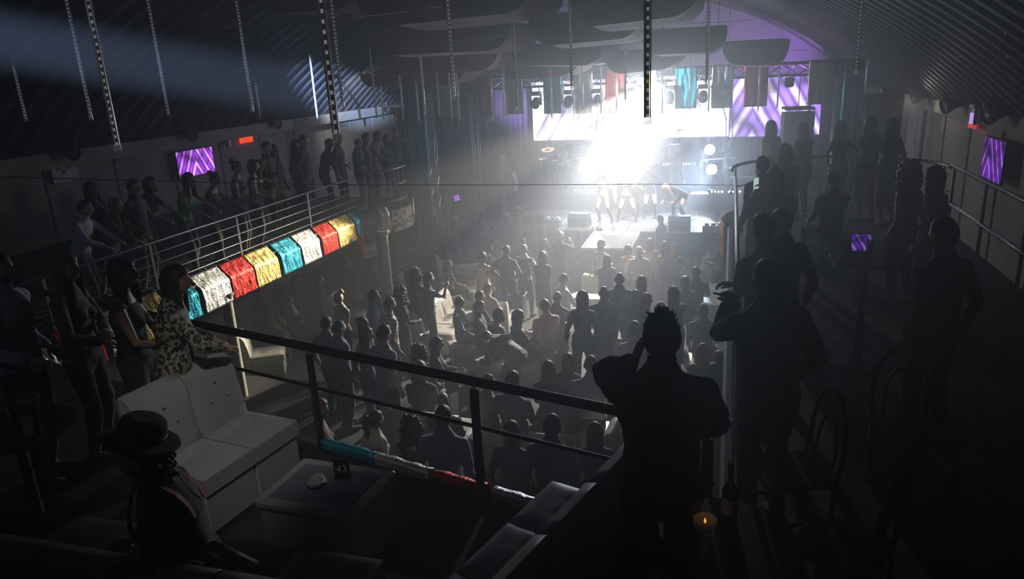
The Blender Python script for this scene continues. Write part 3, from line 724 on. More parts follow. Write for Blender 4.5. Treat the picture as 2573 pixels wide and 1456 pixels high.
# ---- poses shared by the crowd
def POSE(k, fem):
    f = 'f_' if fem else 'm_'; K = f+k
    if K in BODY: return BODY[K]
    kw = dict(
        relaxed=dict(wl=(-.27, .03, .90), wr=(.27, .02, .90), al=(-.11, .0, .085), ar=(.12, -.05, .085)),
        front=dict(wl=(-.06, .25, 1.05), wr=(.07, .26, 1.03), cl=.7, cr=.7, lean=.03, hl=(0, .3, 1), hr=(0, .3, 1)),
        phone=dict(wl=(-.10, .30, 1.42), wr=(.08, .36, 1.46), cl=.75, cr=.75, hpitch=.05, el=(-.7, 0, -1), er=(.7, 0, -1), hl=(-1, -.2, .2), hr=(1, -.2, .2)),
        phone_high=dict(wr=(.12, .30, 1.72), wl=(-.2, .15, 1.05), cr=.7, hpitch=.12, er=(.8, .2, -1), hr=(1, -.3, .2)),
        hips=dict(wl=(-.20, .02, 1.02), wr=(.20, .02, 1.02), el=(-1, -.5, 0), er=(1, -.5, 0), cl=.6, cr=.6, al=(-.15, .02, .085), ar=(.15, -.02, .085)),
        crossed=dict(wl=(.10, .22, 1.20), wr=(-.08, .25, 1.17), el=(-1, -.2, -.7), er=(1, -.2, -.7), cl=.5, cr=.5),
        drink=dict(wr=(.15, .30, 1.22), wl=(-.26, .04, .92), er=(.6, -.3, -1), cr=.8, hr=(1, -.2, .1), hyaw=.15, ar=(.13, .04, .085)),
        look_left=dict(wl=(-.12, .26, 1.10), wr=(.26, .03, .90), hyaw=-.8, twist=-.2, cl=.7),
        look_right=dict(wl=(-.26, .05, .90), wr=(.14, .27, 1.08), hyaw=.8, twist=.2, cr=.7),
        rail=dict(wl=(-.20, .42, 1.05), wr=(.20, .42, 1.05), lean=.22, lean2=.1, hip=(0, -.08, .93 if not fem else .89), al=(-.10, -.12, .085), ar=(.12, .06, .085), el=(-1, -.3, -.3), er=(1, -.3, -.3), hpitch=-.05, cl=.8, cr=.8, hl=(0, .3, 1), hr=(0, .3, 1)),
        sit=dict(hip=(0, 0, .56 if not fem else .53), lean=-.12, lean2=.12, wl=(-.14, .33, .64), wr=(.14, .33, .64), al=(-.13, .46, .085), ar=(.13, .48, .085), kl=(-.1, 1, .8), kr=(.1, 1, .8)),
        sit_fwd=dict(hip=(0, 0, .56 if not fem else .53), lean=.2, lean2=.15, wl=(-.10, .45, .72), wr=(.10, .45, .72), al=(-.15, .42, .085), ar=(.15, .46, .085), kl=(-.1, 1, .8), kr=(.1, 1, .8), hpitch=-.1),
        sit_turn=dict(hip=(0, 0, .56 if not fem else .53), lean=-.05, twist=.5, hyaw=.7, wl=(-.05, .38, .70), wr=(.30, .2, .62), al=(-.13, .46, .085), ar=(.13, .48, .085), kl=(-.1, 1, .8), kr=(.1, 1, .8)),
        bend=dict(hip=(0, -.12, .86), lean=1.15, lean2=.25, wl=(-.14, .55, .62), wr=(.14, .60, .60), al=(-.14, -.05, .085), ar=(.15, .05, .085), hpitch=-.2),
        wave=dict(wr=(.30, .15, 1.72), wl=(-.25, .08, .95), er=(1, 0, -.3), cr=.1, hr=(1, .6, .2)),
    )[k]
    return body(K, fem, **kw)
# ================================================================== FURNISHINGS AND STAGE GEAR
def proj(p):
    d = Vector(p)-CAM; z = d.dot(FWD); return (W/2+FPX*d.dot(RGT)/z, H/2-FPX*d.dot(UPV)/z)
def y_on(x, z, px, lo=1.0, hi=28.0):
    """Y of the point on the line (x, *, z) seen at picture column px"""
    for _ in range(40):
        m = (lo+hi)/2
        if (proj((x, m, z))[0] < px) == (proj((x, hi, z))[0] > proj((x, lo, z))[0]): lo = m
        else: hi = m
    return (lo+hi)/2
# ---- foil drapes -------------------------------------------------------------
def foil_mat(name, col): return mat('foil_'+name, col, .36, .80, var=.1, scale=9, bump=.5, bscale=48)
FOIL = {k: foil_mat(k, c) for k, c in dict(silver=(.72, .70, .66), red=(.62, .025, .015), gold=(.72, .52, .16), teal=(.02, .34, .46), grey=(.34, .32, .36), orange=(.75, .25, .05), darkred=(.30, .05, .04), olive=(.42, .37, .26), steel=(.45, .52, .58)).items()}
def drape(name, P, nu, nv, col, label, seed, amp=.014, group='foil drapes', pleat=.012):
    """P(u,v)->(point, normal); wrinkled sheet with thickness"""
    mb = MB()
    def fn(u, v):
        p, n = P(u, v); p = Vector(p); n = Vector(n)
        a = pleat*math.sin(u*17+seed+2*math.sin(3*v+seed))*(.25+.75*v)+amp*.6*noise.noise(Vector((u*9+seed*3.1, v*3+seed, 0)))+amp*.7*noise.noise(Vector((u*26+seed, v*5, 2)))+amp*.4*noise.noise(Vector((u*40+seed, v*16, 5)))
        return p+n*a
    mb.grid(nu, nv, fn); o = mb.build(name, FOIL[col], None, 180); solid(o, .004)
    return tag(o, label, 'foil drape', group)
foils = []
cols = ['silver', 'red', 'gold', 'teal', 'silver', 'red', 'gold', 'teal']
pxs = [(479, 555), (553, 618), (615, 679), (682, 735), (735, 785), (787, 829), (828, 875), (875, 919)]
fl_lab = ['silver foil drape over the left balcony edge, nearest of the bright row', 'red foil drape beside the large silver one on the balcony edge', 'gold foil drape between red and teal on the left balcony edge', 'teal foil drape between gold and silver on the left balcony edge', 'silver foil drape in the middle of the balcony row, beside teal', 'red foil drape in the far half of the left balcony row', 'gold foil drape in the far half of the left balcony row', 'teal foil drape next to the grey one at the pod']
seg = [(y_on(EL, BZ+.1, a), y_on(EL, BZ+.1, b), c, l) for (a, b), c, l in zip(pxs, cols, fl_lab)]
y0 = seg[0][0]
for k, (c, l) in enumerate((('teal', 'teal foil drape mostly hidden behind the person in leopard print'), ('gold', 'gold foil drape glimpsed between two people at the left'), ('silver', 'pale foil drape low behind the person with the belt'), ('red', 'red foil drape low between the two people at left'), ('silver', 'silver foil drape low behind the person at far left'), ('teal', 'teal foil drape at the left border of the view'))):
    y1 = y0-.03; y0 = y1-.58; seg.append((y0, y1, c, l))
for k, (ya, yb, c, l) in enumerate(seg):
    w_ = yb-ya
    def P(u, v, ya=ya, w_=w_):
        y = ya+.03+u*(w_-.06)
        if v < .45: t = v/.45; return (EL-.06+.20*t, y, BZ+.13-.21*t), (.72, 0, .69)
        t = (v-.45)/.55; return (EL+.14+.015*t, y+.01*t, BZ-.08-.36*t), (1, 0, .05)
    foils.append(drape('foil_drape', P, 36, 24, c, l, k*1.7+1, .014, 'foil drapes along the left balcony', .003))
# grey drape wrapping to the pod
def P(u, v):
    a = -1.15+.62*u; r = pod_l[2]+.09
    if v < .4: t = v/.4; rr = r-.12+.12*t; return (pod_l[0]+rr*math.cos(a), pod_l[1]+rr*math.sin(a), BZ+.13-.16*t), (math.cos(a)*.7, math.sin(a)*.7, .7)
    t = (v-.4)/.6; return (pod_l[0]+r*math.cos(a), pod_l[1]+r*math.sin(a), BZ-.03-.42*t), (math.cos(a), math.sin(a), 0)
drape('foil_drape', P, 18, 14, 'grey', 'dull grey foil drape where the left balcony meets its round pod', 3.3, .02, 'foil drapes along the left balcony')
def P(u, v):
    a = .25+.3*u; r = pod_l[2]+.08; return (pod_l[0]+r*math.cos(a), pod_l[1]+r*math.sin(a), BZ+.12-.4*v), (math.cos(a), math.sin(a), 0)
drape('foil_drape', P, 10, 10, 'gold', 'small pale gold drape at the tip of the left pod', 4.3, .012, 'foil drapes along the left balcony')
for k, (a0, a1, c, l) in enumerate(((2.62, 2.88, 'red', 'red foil drape at the tip of the right balcony pod'), (2.88, 3.12, 'olive', 'olive foil drape on the right pod between red and orange'), (3.12, 3.42, 'orange', 'orange foil drape on the right pod nearest the crowd'))):
    def P(u, v, a0=a0, a1=a1):
        a = a0+(a1-a0)*u; r = 1.0; cx = pod_r[0]+(pod_r[2]+.10)*math.cos(a); cy_ = pod_r[1]+1.68*math.sin(a)
        return (cx, cy_, BZ+.14-.62*v), (math.cos(a), math.sin(a), .1)
    drape('foil_drape', P, 14, 12, c, l, k+6.1, .02, 'foil drapes on the right pod')
rdir = Vector((1, -.267, 0)).normalized(); rnor = Vector((-rdir.y, rdir.x, 0))
def near_pt(x): return Vector((x, rail_y(x), 0))
for k, (xa, xb, c, l) in enumerate(((-3.08, -2.55, 'teal', 'teal foil strip along the foot of the near railing'), (-2.54, -2.02, 'silver', 'silver foil strip along the foot of the near railing, middle one'), (-2.01, -1.56, 'red', 'dark red foil strip along the foot of the near railing'), (-1.50, -1.05, 'silver', 'silver foil strip beside the near sofa end at the railing'))):
    def P(u, v, xa=xa, xb=xb):
        p = near_pt(xa+(xb-xa)*u)
        if v < .3: return p-rnor*.03+V(0, 0, BZ+.02+.11*v/.3), tuple(-rnor)
        t = (v-.3)/.7; return p+rnor*(.02+.06*min(1, t*4))+V(0, 0, BZ+.13-.45*t), tuple(rnor)
    drape('foil_drape', P, 14, 12, c, l, k+9.2, .012, 'foil strips on the near railing')
# ---- railings ----------------------------------------------------------------
m_railb = mat('black_painted_rail', (.010, .010, .011), .5, .0, var=.2, spec=.3)
nr = empty('near_railing', (0, 0, 0), 0, 'black railing with thick handrail across the near balcony', 'railing')
xs = [-7.6, -.02]
MB().tube([near_pt(x)+V(0, 0, 3.9) for x in np.linspace(xs[0], xs[1], 12)], .034, 10).build('handrail', m_railb, nr, 180)
MB().tube([near_pt(x)+V(0, 0, 3.56) for x in np.linspace(xs[0], xs[1], 12)], .015, 8).build('mid_rail', m_railb, nr, 180)
for x in (-7.5, -6.05, -4.58, -3.1, -1.60, -.06):
    p = near_pt(x); a = math.atan2(rdir.y, rdir.x)
    ps = MB().bbox((p.x, p.y, BZ+.42), (.062, .03, .84), .005, a).build('post', m_railb, nr)
    MB().cyl((p.x, p.y, BZ+.83), .009, .09, 8).build('pin', m_steel, ps)
    MB().bbox((p.x, p.y, BZ+.008), (.13, .11, .016), .004, a).build('foot_plate', m_railb, ps)
MB().bbox((-2.6, rail_y(-2.6)+.05, BZ+.01), (6.2, .05, .035), .006, math.atan2(rdir.y, rdir.x)).build('toe_strip', m_steel, nr)
# left balcony balustrade: five slim bars
lr = empty('left_balcony_railing', (0, 0, 0), 0, 'slim steel railing with five bars along the left balcony', 'railing')
XR_ = EL-.08
m_rail = mat('grey_steel_rail', (.20, .19, .18), .35, .8, var=.15)
for k, z in enumerate((3.80, 3.64, 3.49, 3.34, 3.19)):
    MB().tube([(XR_, y, z) for y in (3.4, 8, 14.3)], .022 if k == 0 else .010, 8).build('handrail' if k == 0 else 'bar', m_rail, lr, 180)
for px, py in ((95, 655), (372, 600), (590, 530), (770, 478), (908, 455)):
    y = at_x(px, py, XR_).y; MB().bbox((XR_, y, BZ+.42), (.022, .05, .78), .004).build('post', m_rail, lr)
pr_ = empty('pod_railing', (0, 0, 0), 0, 'curved steel railing round the left balcony pod', 'railing')
for k, z in enumerate((3.90, 3.55, 3.2)):
    MB().tube([(pod_l[0]+pod_l[2]*.96*math.cos(a), pod_l[1]+pod_l[2]*.96*math.sin(a), z) for a in np.linspace(-1.0, 1.7, 24)], .024 if k == 0 else .012, 8).build('handrail' if k == 0 else 'bar', m_rail, pr_, 180)
for a in (-.9, -.1, .75, 1.6):
    MB().cyl((pod_l[0]+pod_l[2]*.96*math.cos(a), pod_l[1]+pod_l[2]*.96*math.sin(a), BZ), .016, .9, 8).build('post', m_rail, pr_, 40)
rr_ = empty('right_pod_railing', (0, 0, 0), 0, 'curved dark railing round the right balcony end', 'railing')
for k, z in enumerate((4.02, 3.62)):
    MB().tube([(pod_r[0]+pod_r[2]*.97*math.cos(a), pod_r[1]+1.52*math.sin(a), z) for a in np.linspace(-.05, PI+.12, 34)], .028 if k == 0 else .016, 10).build('handrail' if k == 0 else 'bar', m_rail, rr_, 180)
for a in (.15, .8, 1.5, 2.2, 2.85): MB().cyl((pod_r[0]+pod_r[2]*.97*math.cos(a), pod_r[1]+1.52*math.sin(a), BZ), .016, 1.02, 8).build('post', m_rail, rr_, 40)
sr = empty('stair_railing', (0, 0, 0), 0, 'dark double railing beside the stairwell at the right wall', 'railing')
for k, z in enumerate((4.05, 3.45)): MB().tube([(3.46, y, z) for y in (13.4, 10, 5.5)], .03, 8).build('handrail' if k == 0 else 'bar', m_rail, sr, 180)
for y in (13.2, 11.6, 10.0, 8.4, 6.8): MB().bbox((3.46, y, BZ+.5), (.04, .05, 1.02), .005).build('post', m_rail, sr)
er_ = empty('right_edge_railing', (0, 0, 0), 0, 'railing along the inner edge of the right balcony', 'railing')
for k, z in enumerate((3.9, 3.56)): MB().tube([(ER+.02, y, z) for y in (3.85, 8, 13.2)], .026 if k == 0 else .012, 8).build('handrail' if k == 0 else 'bar', m_railb, er_, 180)
for y in (3.85, 5.4, 7.0, 8.6, 10.2, 11.8): MB().bbox((ER+.02, y, BZ+.45), (.03, .05, .9), .004).build('post', m_railb, er_)
MB().box((ER-.07, 8.6, BZ-.01), (.03, 9.4, .05)).build('edge_strip', mat('polished_edge', (.75, .72, .66), .22, .9), er_)
# ---- sofas -------------------------------------------------------------------
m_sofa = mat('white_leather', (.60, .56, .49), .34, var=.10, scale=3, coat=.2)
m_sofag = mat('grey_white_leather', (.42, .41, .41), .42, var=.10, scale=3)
m_btn = mat('leather_button', (.35, .32, .28), .4)
def cushion(mb, c, d, puff=.02, tufts=(), n=14, dent=.03):
    """soft box; top face puffed and dented at tufts (relative u,v)"""
    x, y, z = d
    def top(u, v):
        e = min(u, 1-u, v, 1-v); h = z/2+puff*(1-math.exp(-e*14))-puff
        for (a, b) in tufts: h -= dent*math.exp(-(((u-a)*x)**2+((v-b)*y)**2)/(2*.05**2))
        ins = .012*(1-min(1, e*10)) if e < .1 else 0
        return (c[0]+(u-.5)*x, c[1]+(v-.5)*y, c[2]+h)
    mb.grid(n, n, lambda u, v: top(v, u))
    q = .0
    for (a, b) in (((-.5, -.5), (.5, -.5)), ((.5, -.5), (.5, .5)), ((.5, .5), (-.5, .5)), ((-.5, .5), (-.5, -.5))):
        mb.add([(c[0]+a[0]*x, c[1]+a[1]*y, c[2]-z/2), (c[0]+b[0]*x, c[1]+b[1]*y, c[2]-z/2), (c[0]+b[0]*x, c[1]+b[1]*y, c[2]+z/2-puff), (c[0]+a[0]*x, c[1]+a[1]*y, c[2]+z/2-puff)], [(0, 1, 2, 3)])
def sofa(loc, rz, n, label, mw=.56, depth=.62, sh=.45, bh=.86, m=None, group='white tufted sofas', bt=.16, roll=True, rake=.10, name='sofa'):
    """local: front faces +Y, length along X, n modules"""
    m = m or m_sofa; t = empty(name, loc, rz, label, 'sofa', group); Lx = n*mw
    for k in range(n):
        cx = -Lx/2+mw*(k+.5)
        MB().bbox((cx, .04, (sh-.14)/2+.01), (mw-.012, depth-.06, sh-.14), .012).build('base', m, t)
        mb = MB(); cushion(mb, (cx, .04, sh-.07), (mw-.010, depth-.02, .14), .022, ((.34, .30), (.66, .30)), dent=.026)
        sc_ = mb.build('seat_cushion', m, t, 50)
        # back: rounded upper edge, raked
        mb = MB(); rings = []
        for i, xx in enumerate((-.5, -.485, -.25, 0, .25, .485, .5)):
            sh_ = 0 if abs(xx) < .49 else .012; q = []
            pro = [(-depth/2-bt*.55, sh*.3), (-depth/2-bt*.55-rake*.6, bh*.75), (-depth/2-bt*.45-rake, bh-.05), (-depth/2-bt*.15-rake, bh), (-depth/2+bt*.25-rake, bh-.02), (-depth/2+bt*.42-rake*.8, bh-.09), (-depth/2+bt*.40-rake*.35, sh+.2), (-depth/2+bt*.42, sh-.02), (-depth/2+bt*.2, sh*.3)]
            for (yy, zz) in pro: q.append((cx+xx*(mw-.01), yy+(sh_ if yy < -depth/2 else -sh_), zz-sh_))
            rings.append(q)
        mb.loft(rings); bk = mb.build('backrest', m, t, 60)
        for (bx, bz) in ((-.16, .60), (.16, .60), (0, .72)):
            mb = MB(); yy = -depth/2+bt*.42-rake*((bz-.45)/.4)*.8
            mb.ball((cx+bx*mw, yy, bz*bh/.86), .014, 8, 5, 0, (1, .6, 1)); mb.build('button', m_btn, bk, 60)
    return t
D = math.radians
def mid(a, b): return (a+b)/2
sofas = [
 (at_z(1178, 690, 0)*0+V(-6.62, 17.75, tier(17.75)), D(205), 2, 'cream tufted sofa angled beside the person in floral white top'),
 (V(-5.35, 13.2, tier(13.2)), D(-90), 3, 'cream sofa with glowing back edge left of the person in light blue shirt'),
 (V(-3.05, 12.6, tier(12.6)), D(90), 3, 'cream sofa with bright back edge beside the tall person in dark trousers'),
 (at_z(1462, 735, .5), D(150), 1, 'cream seat with bright cushion beside the person in grey blue shirt'),
 (V(-.75, 18.35, 0), D(0), 3, 'long white sofa seen from behind near the right balcony'),
 (V(-.25, 16.6, tier(16.6)), D(90), 3, 'white sofa with rolled back along the right balcony edge'),
 (V(-.25, 20.2, 0), D(90), 2, 'white sofa with rolled back nearest the stage at right'),
 (V(-8.55, 19.9, 0), D(-30), 3, 'large pale sofa block between pillar and stage'),
 (at_z(888, 790, 1.0), D(-75), 1, 'cream rolled-back seat behind the person with ponytail'),
 (at_z(1530, 905, .9), D(5), 1, 'low white sofa seen from behind, right of the tall person'),
 (at_z(1228, 770, .9), D(0), 2, 'pale sofa back behind the group of three seated at centre'),
 (at_z(1090, 1035, 1.55), D(-4), 2, 'dim cream sofa row under the near railing'),
 (at_z(1345, 1085, 1.55), D(2), 2, 'dim cream sofa under the near railing at right'),
 (at_z(1455, 1110, 1.5), D(85), 1, 'small cream seat end lit below the railing'),
 (at_z(670, 900, .9), D(-60), 1, 'pale seat glimpsed beside the near pillar'),
]
for p, rz, n, l in sofas:
    p = Vector(p); p.z = tier(p.y) if p.z != 0 or True else 0
    sofa(p, rz, n, l)
# ---- white cube tables, glasses, buckets ---------------------------------------
m_tab = mat('white_laminate', (.55, .52, .47), .3, var=.08)
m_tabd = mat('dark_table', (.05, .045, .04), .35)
def glass_mat(name, col, alpha=.45):
    m = bpy.data.materials.new(name); m.use_nodes = True; n = m.node_tree; n.nodes.clear(); o = n.nodes.new('ShaderNodeOutputMaterial'); mx = n.nodes.new('ShaderNodeMixShader'); tr = n.nodes.new('ShaderNodeBsdfTransparent'); gl = n.nodes.new('ShaderNodeBsdfPrincipled')
    gl.inputs['Base Color'].default_value = (*col, 1); gl.inputs['Roughness'].default_value = .08; tr.inputs[0].default_value = (*[min(1, c*.5+.6) for c in col], 1); mx.inputs[0].default_value = alpha
    nz = n.nodes.new('ShaderNodeTexNoise'); nz.inputs['Scale'].default_value = 12; mr = n.nodes.new('ShaderNodeMapRange'); mr.inputs[3].default_value = .05; mr.inputs[4].default_value = .12; n.links.new(nz.outputs['Fac'], mr.inputs[0]); n.links.new(mr.outputs[0], gl.inputs['Roughness'])
    n.links.new(tr.outputs[0], mx.inputs[1]); n.links.new(gl.outputs[0], mx.inputs[2]); n.links.new(mx.outputs[0], o.inputs[0]); MATS[name] = m; return m
m_glass = glass_mat('clear_glass', (.75, .78, .8)); m_amber = glass_mat('amber_drink', (.75, .40, .08), .7); m_yel = glass_mat('yellow_drink', (.75, .62, .15), .7); m_bot = glass_mat('dark_bottle', (.05, .06, .03), .85); m_bred = mat('red_bucket', (.55, .03, .02), .35); m_bwh = mat('frosted_bucket', (.62, .60, .52), .3)
def table(px, py, z, lab, sx=.62, sy=.62, rz=0, dark=False):
    p = at_z(px, py, z); f = tier(p.y) if z < 2.6 else BZ; h = z-f; t = empty('cube_table', (p.x, p.y, f), rz, lab, 'table', 'low lounge tables')
    MB().bbox((0, 0, (h-.04)/2), (sx-.06, sy-.06, h-.04), .01).build('body', m_tabd if dark else m_tab, t)
    MB().bbox((0, 0, h-.02), (sx, sy, .04), .008).build('table_top', m_tabd if dark else m_tab, t)
    return V(p.x, p.y, z)
def tumbler(p, lab, m=None, h=.13, r=.036):
    t = empty('glass', p, 0, lab, 'glass', 'drinks on tables'); MB().lathe([(r*.8, 0), (r, h), (r*.92, h), (r*.74, .012)], 12, caps=False).build('glass_wall', m_glass, t, 180)
    MB().lathe([(r*.72, .008), (r*.84, h*.7), (.001, h*.7)], 12).build('drink', m or m_amber, t, 40)
def bottle(p, lab, m=None):
    t = empty('bottle', p, 0, lab, 'bottle', 'bottles on tables'); MB().lathe([(.036, 0), (.038, .01), (.038, .17), (.014, .22), (.013, .29), (.016, .295), (.016, .305)], 12).build('bottle_body', m or m_bot, t, 40); MB().lathe([(.016, .28), (.016, .312), (.001, .313)], 10).build('cap', m_black, t, 40)
    MB().lathe([(.0387, .05), (.0387, .13)], 12, caps=False).build('paper_label', m_tab, t, 40)
def bucket(p, lab, m, r=.13, h=.24):
    t = empty('ice_bucket', p, 0, lab, 'ice bucket'); MB().lathe([(r*.68, 0), (r*.72, .01), (r*.98, h*.95), (r, h), (r*.94, h), (r*.66, .02), (.001, .02)], 20).build('bucket_shell', m, t, 40); MB().lathe([(r*.98, h-.012), (r*1.06, h-.006), (r*1.06, h+.006), (r*.98, h+.008)], 20).build('rim', m, t, 40)
    for k in range(7):
        a = k*2.4; MB().bbox((r*.45*math.cos(a), r*.45*math.sin(a), h*.8), (.05, .05, .05), .008, a).build('ice_cube', m_glass, t)
p = table(1335, 875, 1.05, 'white cube table with bucket and glasses at the centre of the floor'); bucket(p+V(.05, .12, 0), 'pale ice bucket on the central white table', m_bwh)
for k in range(5): tumbler(p+V(-.22+.1*k, -.12+.05*(k % 2), 0), '%s glass from the left on the central white table' % ORD[k], m_glass)
bottle(p+V(.02, .10, .03), 'dark bottle standing in the pale ice bucket')
p = table(1785, 905, 1.05, 'low table with the red bucket beside the right balcony', dark=True); bucket(p+V(.0, .05, 0), 'red ice bucket near the right balcony edge', m_bred, .12, .22)
for k in range(3): tumbler(p+V(-.25+.07*k, .1-.1*k, 0), '%s glass from the left beside the red bucket' % ORD[k], m_glass)
p = table(1160, 728, .72, 'low table before the cream tufted sofa', .7, .5, .2); tumbler(p+V(.1, .05, 0), 'clear glass on the table before the tufted sofa', m_glass)
p = table(1300, 738, .85, 'small table holding a tall yellow drink', .4, .4, dark=True); tumbler(p+V(0, 0, 0), 'tall yellow drink behind the seated group', m_yel, .22, .05); bottle(p+V(.1, .02, 0), 'clear bottle next to the tall yellow drink', m_glass)
p = table(1165, 645, .62, 'far table with amber drinks near the pale sofa block', .8, .5, dark=True); tumbler(p+V(-.1, 0, 0), 'large amber drink on the far table', m_amber, .2, .09); tumbler(p+V(.2, .05, 0), 'tall glass beside the amber drink', m_glass, .25, .05)
p = table(1040, 830, 1.05, 'side table behind the person in striped shirt', .5, .5); bottle(p+V(.05, 0, 0), 'dark bottle on the side table by the striped shirt')
p = table(1120, 940, 1.25, 'dark table with papers under the seated pair', .6, .5, dark=True)
p = table(1480, 745, .8, 'pale table top next to the tall standing person', .6, .4)
# ---- thin black cable across the hall
A_, B_ = at_x(0, 445, -12.7), at_y(1875, 466, 13.6)
A_ = at_d(-40, 443, 9.0); B_ = V(0.05, 13.3, 3.98)
pts = []
for k in range(25):
    t = k/24; px = -40+(1868+40)*t; py = 443+(466-443)*t+ (10*math.sin(PI*min(1, t*1.15)))*(1 if t < .87 else .5); pts.append(at_d(px, py, 9+t*4.6))
tag(MB().tube(pts, .006, 5, caps=True).build('cable', m_black, None, 180), 'thin black cable stretched across the hall from left to right pod', 'cable')
# ---- near balcony lounge ------------------------------------------------------
a_s = math.atan2(.19, .78)
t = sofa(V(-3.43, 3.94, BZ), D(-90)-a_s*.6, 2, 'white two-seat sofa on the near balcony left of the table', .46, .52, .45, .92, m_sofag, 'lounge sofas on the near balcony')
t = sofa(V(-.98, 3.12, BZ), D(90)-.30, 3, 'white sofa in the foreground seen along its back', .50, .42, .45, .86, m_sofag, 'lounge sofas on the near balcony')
t = sofa(V(-2.75, 2.72, BZ), D(0), 4, 'dark sofa back along the lower left edge of the view', .52, .5, .42, .72, mat('dark_grey_leather', (.10, .095, .09), .45), 'lounge sofas on the near balcony')  # one even dark grey, darker than the other lounge sofas
# table with sign 43
tb = empty('lounge_table', (-2.36, 3.54, BZ), -.05, 'square white lounge table carrying the number sign', 'table')
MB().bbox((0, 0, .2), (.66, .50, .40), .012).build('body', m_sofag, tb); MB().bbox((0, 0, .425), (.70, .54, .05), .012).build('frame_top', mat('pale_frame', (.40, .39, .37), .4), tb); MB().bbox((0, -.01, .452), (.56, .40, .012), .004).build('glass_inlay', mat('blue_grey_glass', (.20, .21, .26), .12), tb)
sg = empty('number_sign', tuple(at_z(862, 1203, BZ+.46)), .25, 'small black table sign reading 43', 'sign')
MB().box((0, 0, .065), (.10, .012, .135)).build('plate', m_black, sg); MB().box((0, .02, .004), (.10, .07, .008)).build('foot', m_black, sg)
def text(body, size, loc, rot, m, parent, name='lettering', ext=.001, align='CENTER'):
    c = bpy.data.curves.new(name, 'FONT'); c.body = body; c.size = size; c.extrude = ext; c.align_x = align; c.align_y = 'CENTER'
    o = bpy.data.objects.new(name, c); COL.objects.link(o); dg = bpy.context.evaluated_depsgraph_get(); me = bpy.data.meshes.new_from_object(o.evaluated_get(dg)); bpy.data.objects.remove(o); bpy.data.curves.remove(c)
    me.name = name; me.materials.clear(); me.materials.append(m); q = link(bpy.data.objects.new(name, me), parent); q.location = loc; q.rotation_euler = rot; return q
text('43', .075, (0, -.0075, .07), (PI/2, 0, 0), mat('white_print', (.8, .8, .78), .5), sg)
# crumpled napkin
mb = MB(); rings = []
for i in range(9):
    ph = PI*i/8; rings.append([Vector((.06*math.sin(ph)*math.cos(q)*(1+.7*noise.noise(V(3*math.cos(q), 3*math.sin(q), i*.7))), .06*math.sin(ph)*math.sin(q)*(1+.25*noise.noise(V(2*math.cos(q)+5, 3*math.sin(q), i))), .034-.034*math.cos(ph)+.022*noise.noise(V(4*math.cos(q), 4*math.sin(q), i*.9)))) for q in np.linspace(0, 2*PI, 14, endpoint=False)])
mb.loft(rings); tag(mb.build('napkin', mat('crumpled_napkin', (.55, .50, .42), .7), None, 60, at_z(797, 1222, BZ+.462)), 'crumpled pale napkin beside the number sign', 'napkin')
# bowl with candle on round table at lower right
ct = empty('round_table', (.02, 3.05, BZ), 0, 'dark round bar table in front of the person in checked jacket', 'table')
MB().lathe([(.36, .70), (.37, .715), (.37, .735), (.36, .745), (.001, .745)], 28).build('table_top', m_tabd, ct, 40); MB().cyl((0, 0, .02), .035, .69, 12).build('column', m_blackm, ct, 40); MB().lathe([(.25, 0), (.25, .015), (.06, .04)], 24).build('foot', m_blackm, ct, 40)
cp = V(-.05, 3.10, BZ+.746)
cb = empty('candle_bowl', cp, 0, 'glass candle bowl glowing orange on the dark round table', 'candle'); MB().lathe([(.024, 0), (.04, .01), (.055, .045), (.057, .075), (.054, .075), (.051, .045), (.036, .014), (.001, .012)], 18).build('bowl', m_glass, cb, 60)
MB().cyl((0, 0, .016), .024, .02, 12).build('wax', mat('wax', (.25, .16, .08), .5), cb, 40); MB().lathe([(.001, .05), (.006, .058), (.004, .07), (.001, .08)], 8).build('flame', mat('flame', (1, .5, .1), .5, emit=(1, .35, .05), estr=1.2), cb, 60)
fl = lamp('candle_light', 'POINT', cp+V(0, 0, .10), .006, (1, .45, .12), None, .01)
bottle(V(.06, 3.22, BZ+.746), 'dark bottle on the round table behind the candle')
# chairs: ladder-back by sofa, bentwood by the right railing
m_wood = mat('dark_wood', (.028, .016, .010), .4, var=.3, scale=9)
def chair(loc, rz, lab, bent=False):
    t = empty('chair', loc, rz, lab, 'chair', 'wooden chairs')
    for sx in (-1, 1):
        MB().bbox((sx*.18, .17, .22), (.035, .035, .44), .005).build('leg', m_wood, t)
        if not bent: MB().tube([(sx*.18, -.18, 0), (sx*.18, -.19, .45), (sx*.18, -.25, .98)], .019, 6).build('leg', m_wood, t, 180)
        else: MB().tube([(sx*.19, -.18, 0), (sx*.19, -.19, .45)], .017, 6).build('leg', m_wood, t, 180)
    MB().bbox((0, 0, .455), (.42, .42, .035), .012).build('seat', m_wood, t)
    if not bent:
        for z in (.60, .74, .90): MB().bbox((0, -.205-.05*(z-.45)/.5, z), (.34, .018, .07), .004).build('slat', m_wood, t)
    else:
        MB().tube([(-.19, -.19, .45)]+[(-.20*math.cos(a), -.22-.03*math.sin(a), .62+.36*math.sin(a)) for a in np.linspace(0, PI, 14)]+[(.19, -.19, .45)], .016, 7).build('bent_back', m_wood, t, 180)
        MB().tube([(-.11, -.20, .46)]+[(-.11*math.cos(a), -.22-.02*math.sin(a), .58+.24*math.sin(a)) for a in np.linspace(0, PI, 12)]+[(.11, -.20, .46)], .011, 6).build('inner_loop', m_wood, t, 180)
    for sx in (-1, 1): MB().bbox((sx*.18, 0, .2), (.02, .34, .02), .003).build('stretcher', m_wood, t)
    return t
chair(V(-.42, 3.05, BZ), D(95), 'dark ladder-back chair behind the foreground sofa')
chair(V(.42, 4.25, BZ), D(110), 'dark bentwood chair beside the right balcony railing', True)
chair(V(1.25, 4.9, BZ), D(200), 'dark bentwood chair deep in shadow at the right', True)
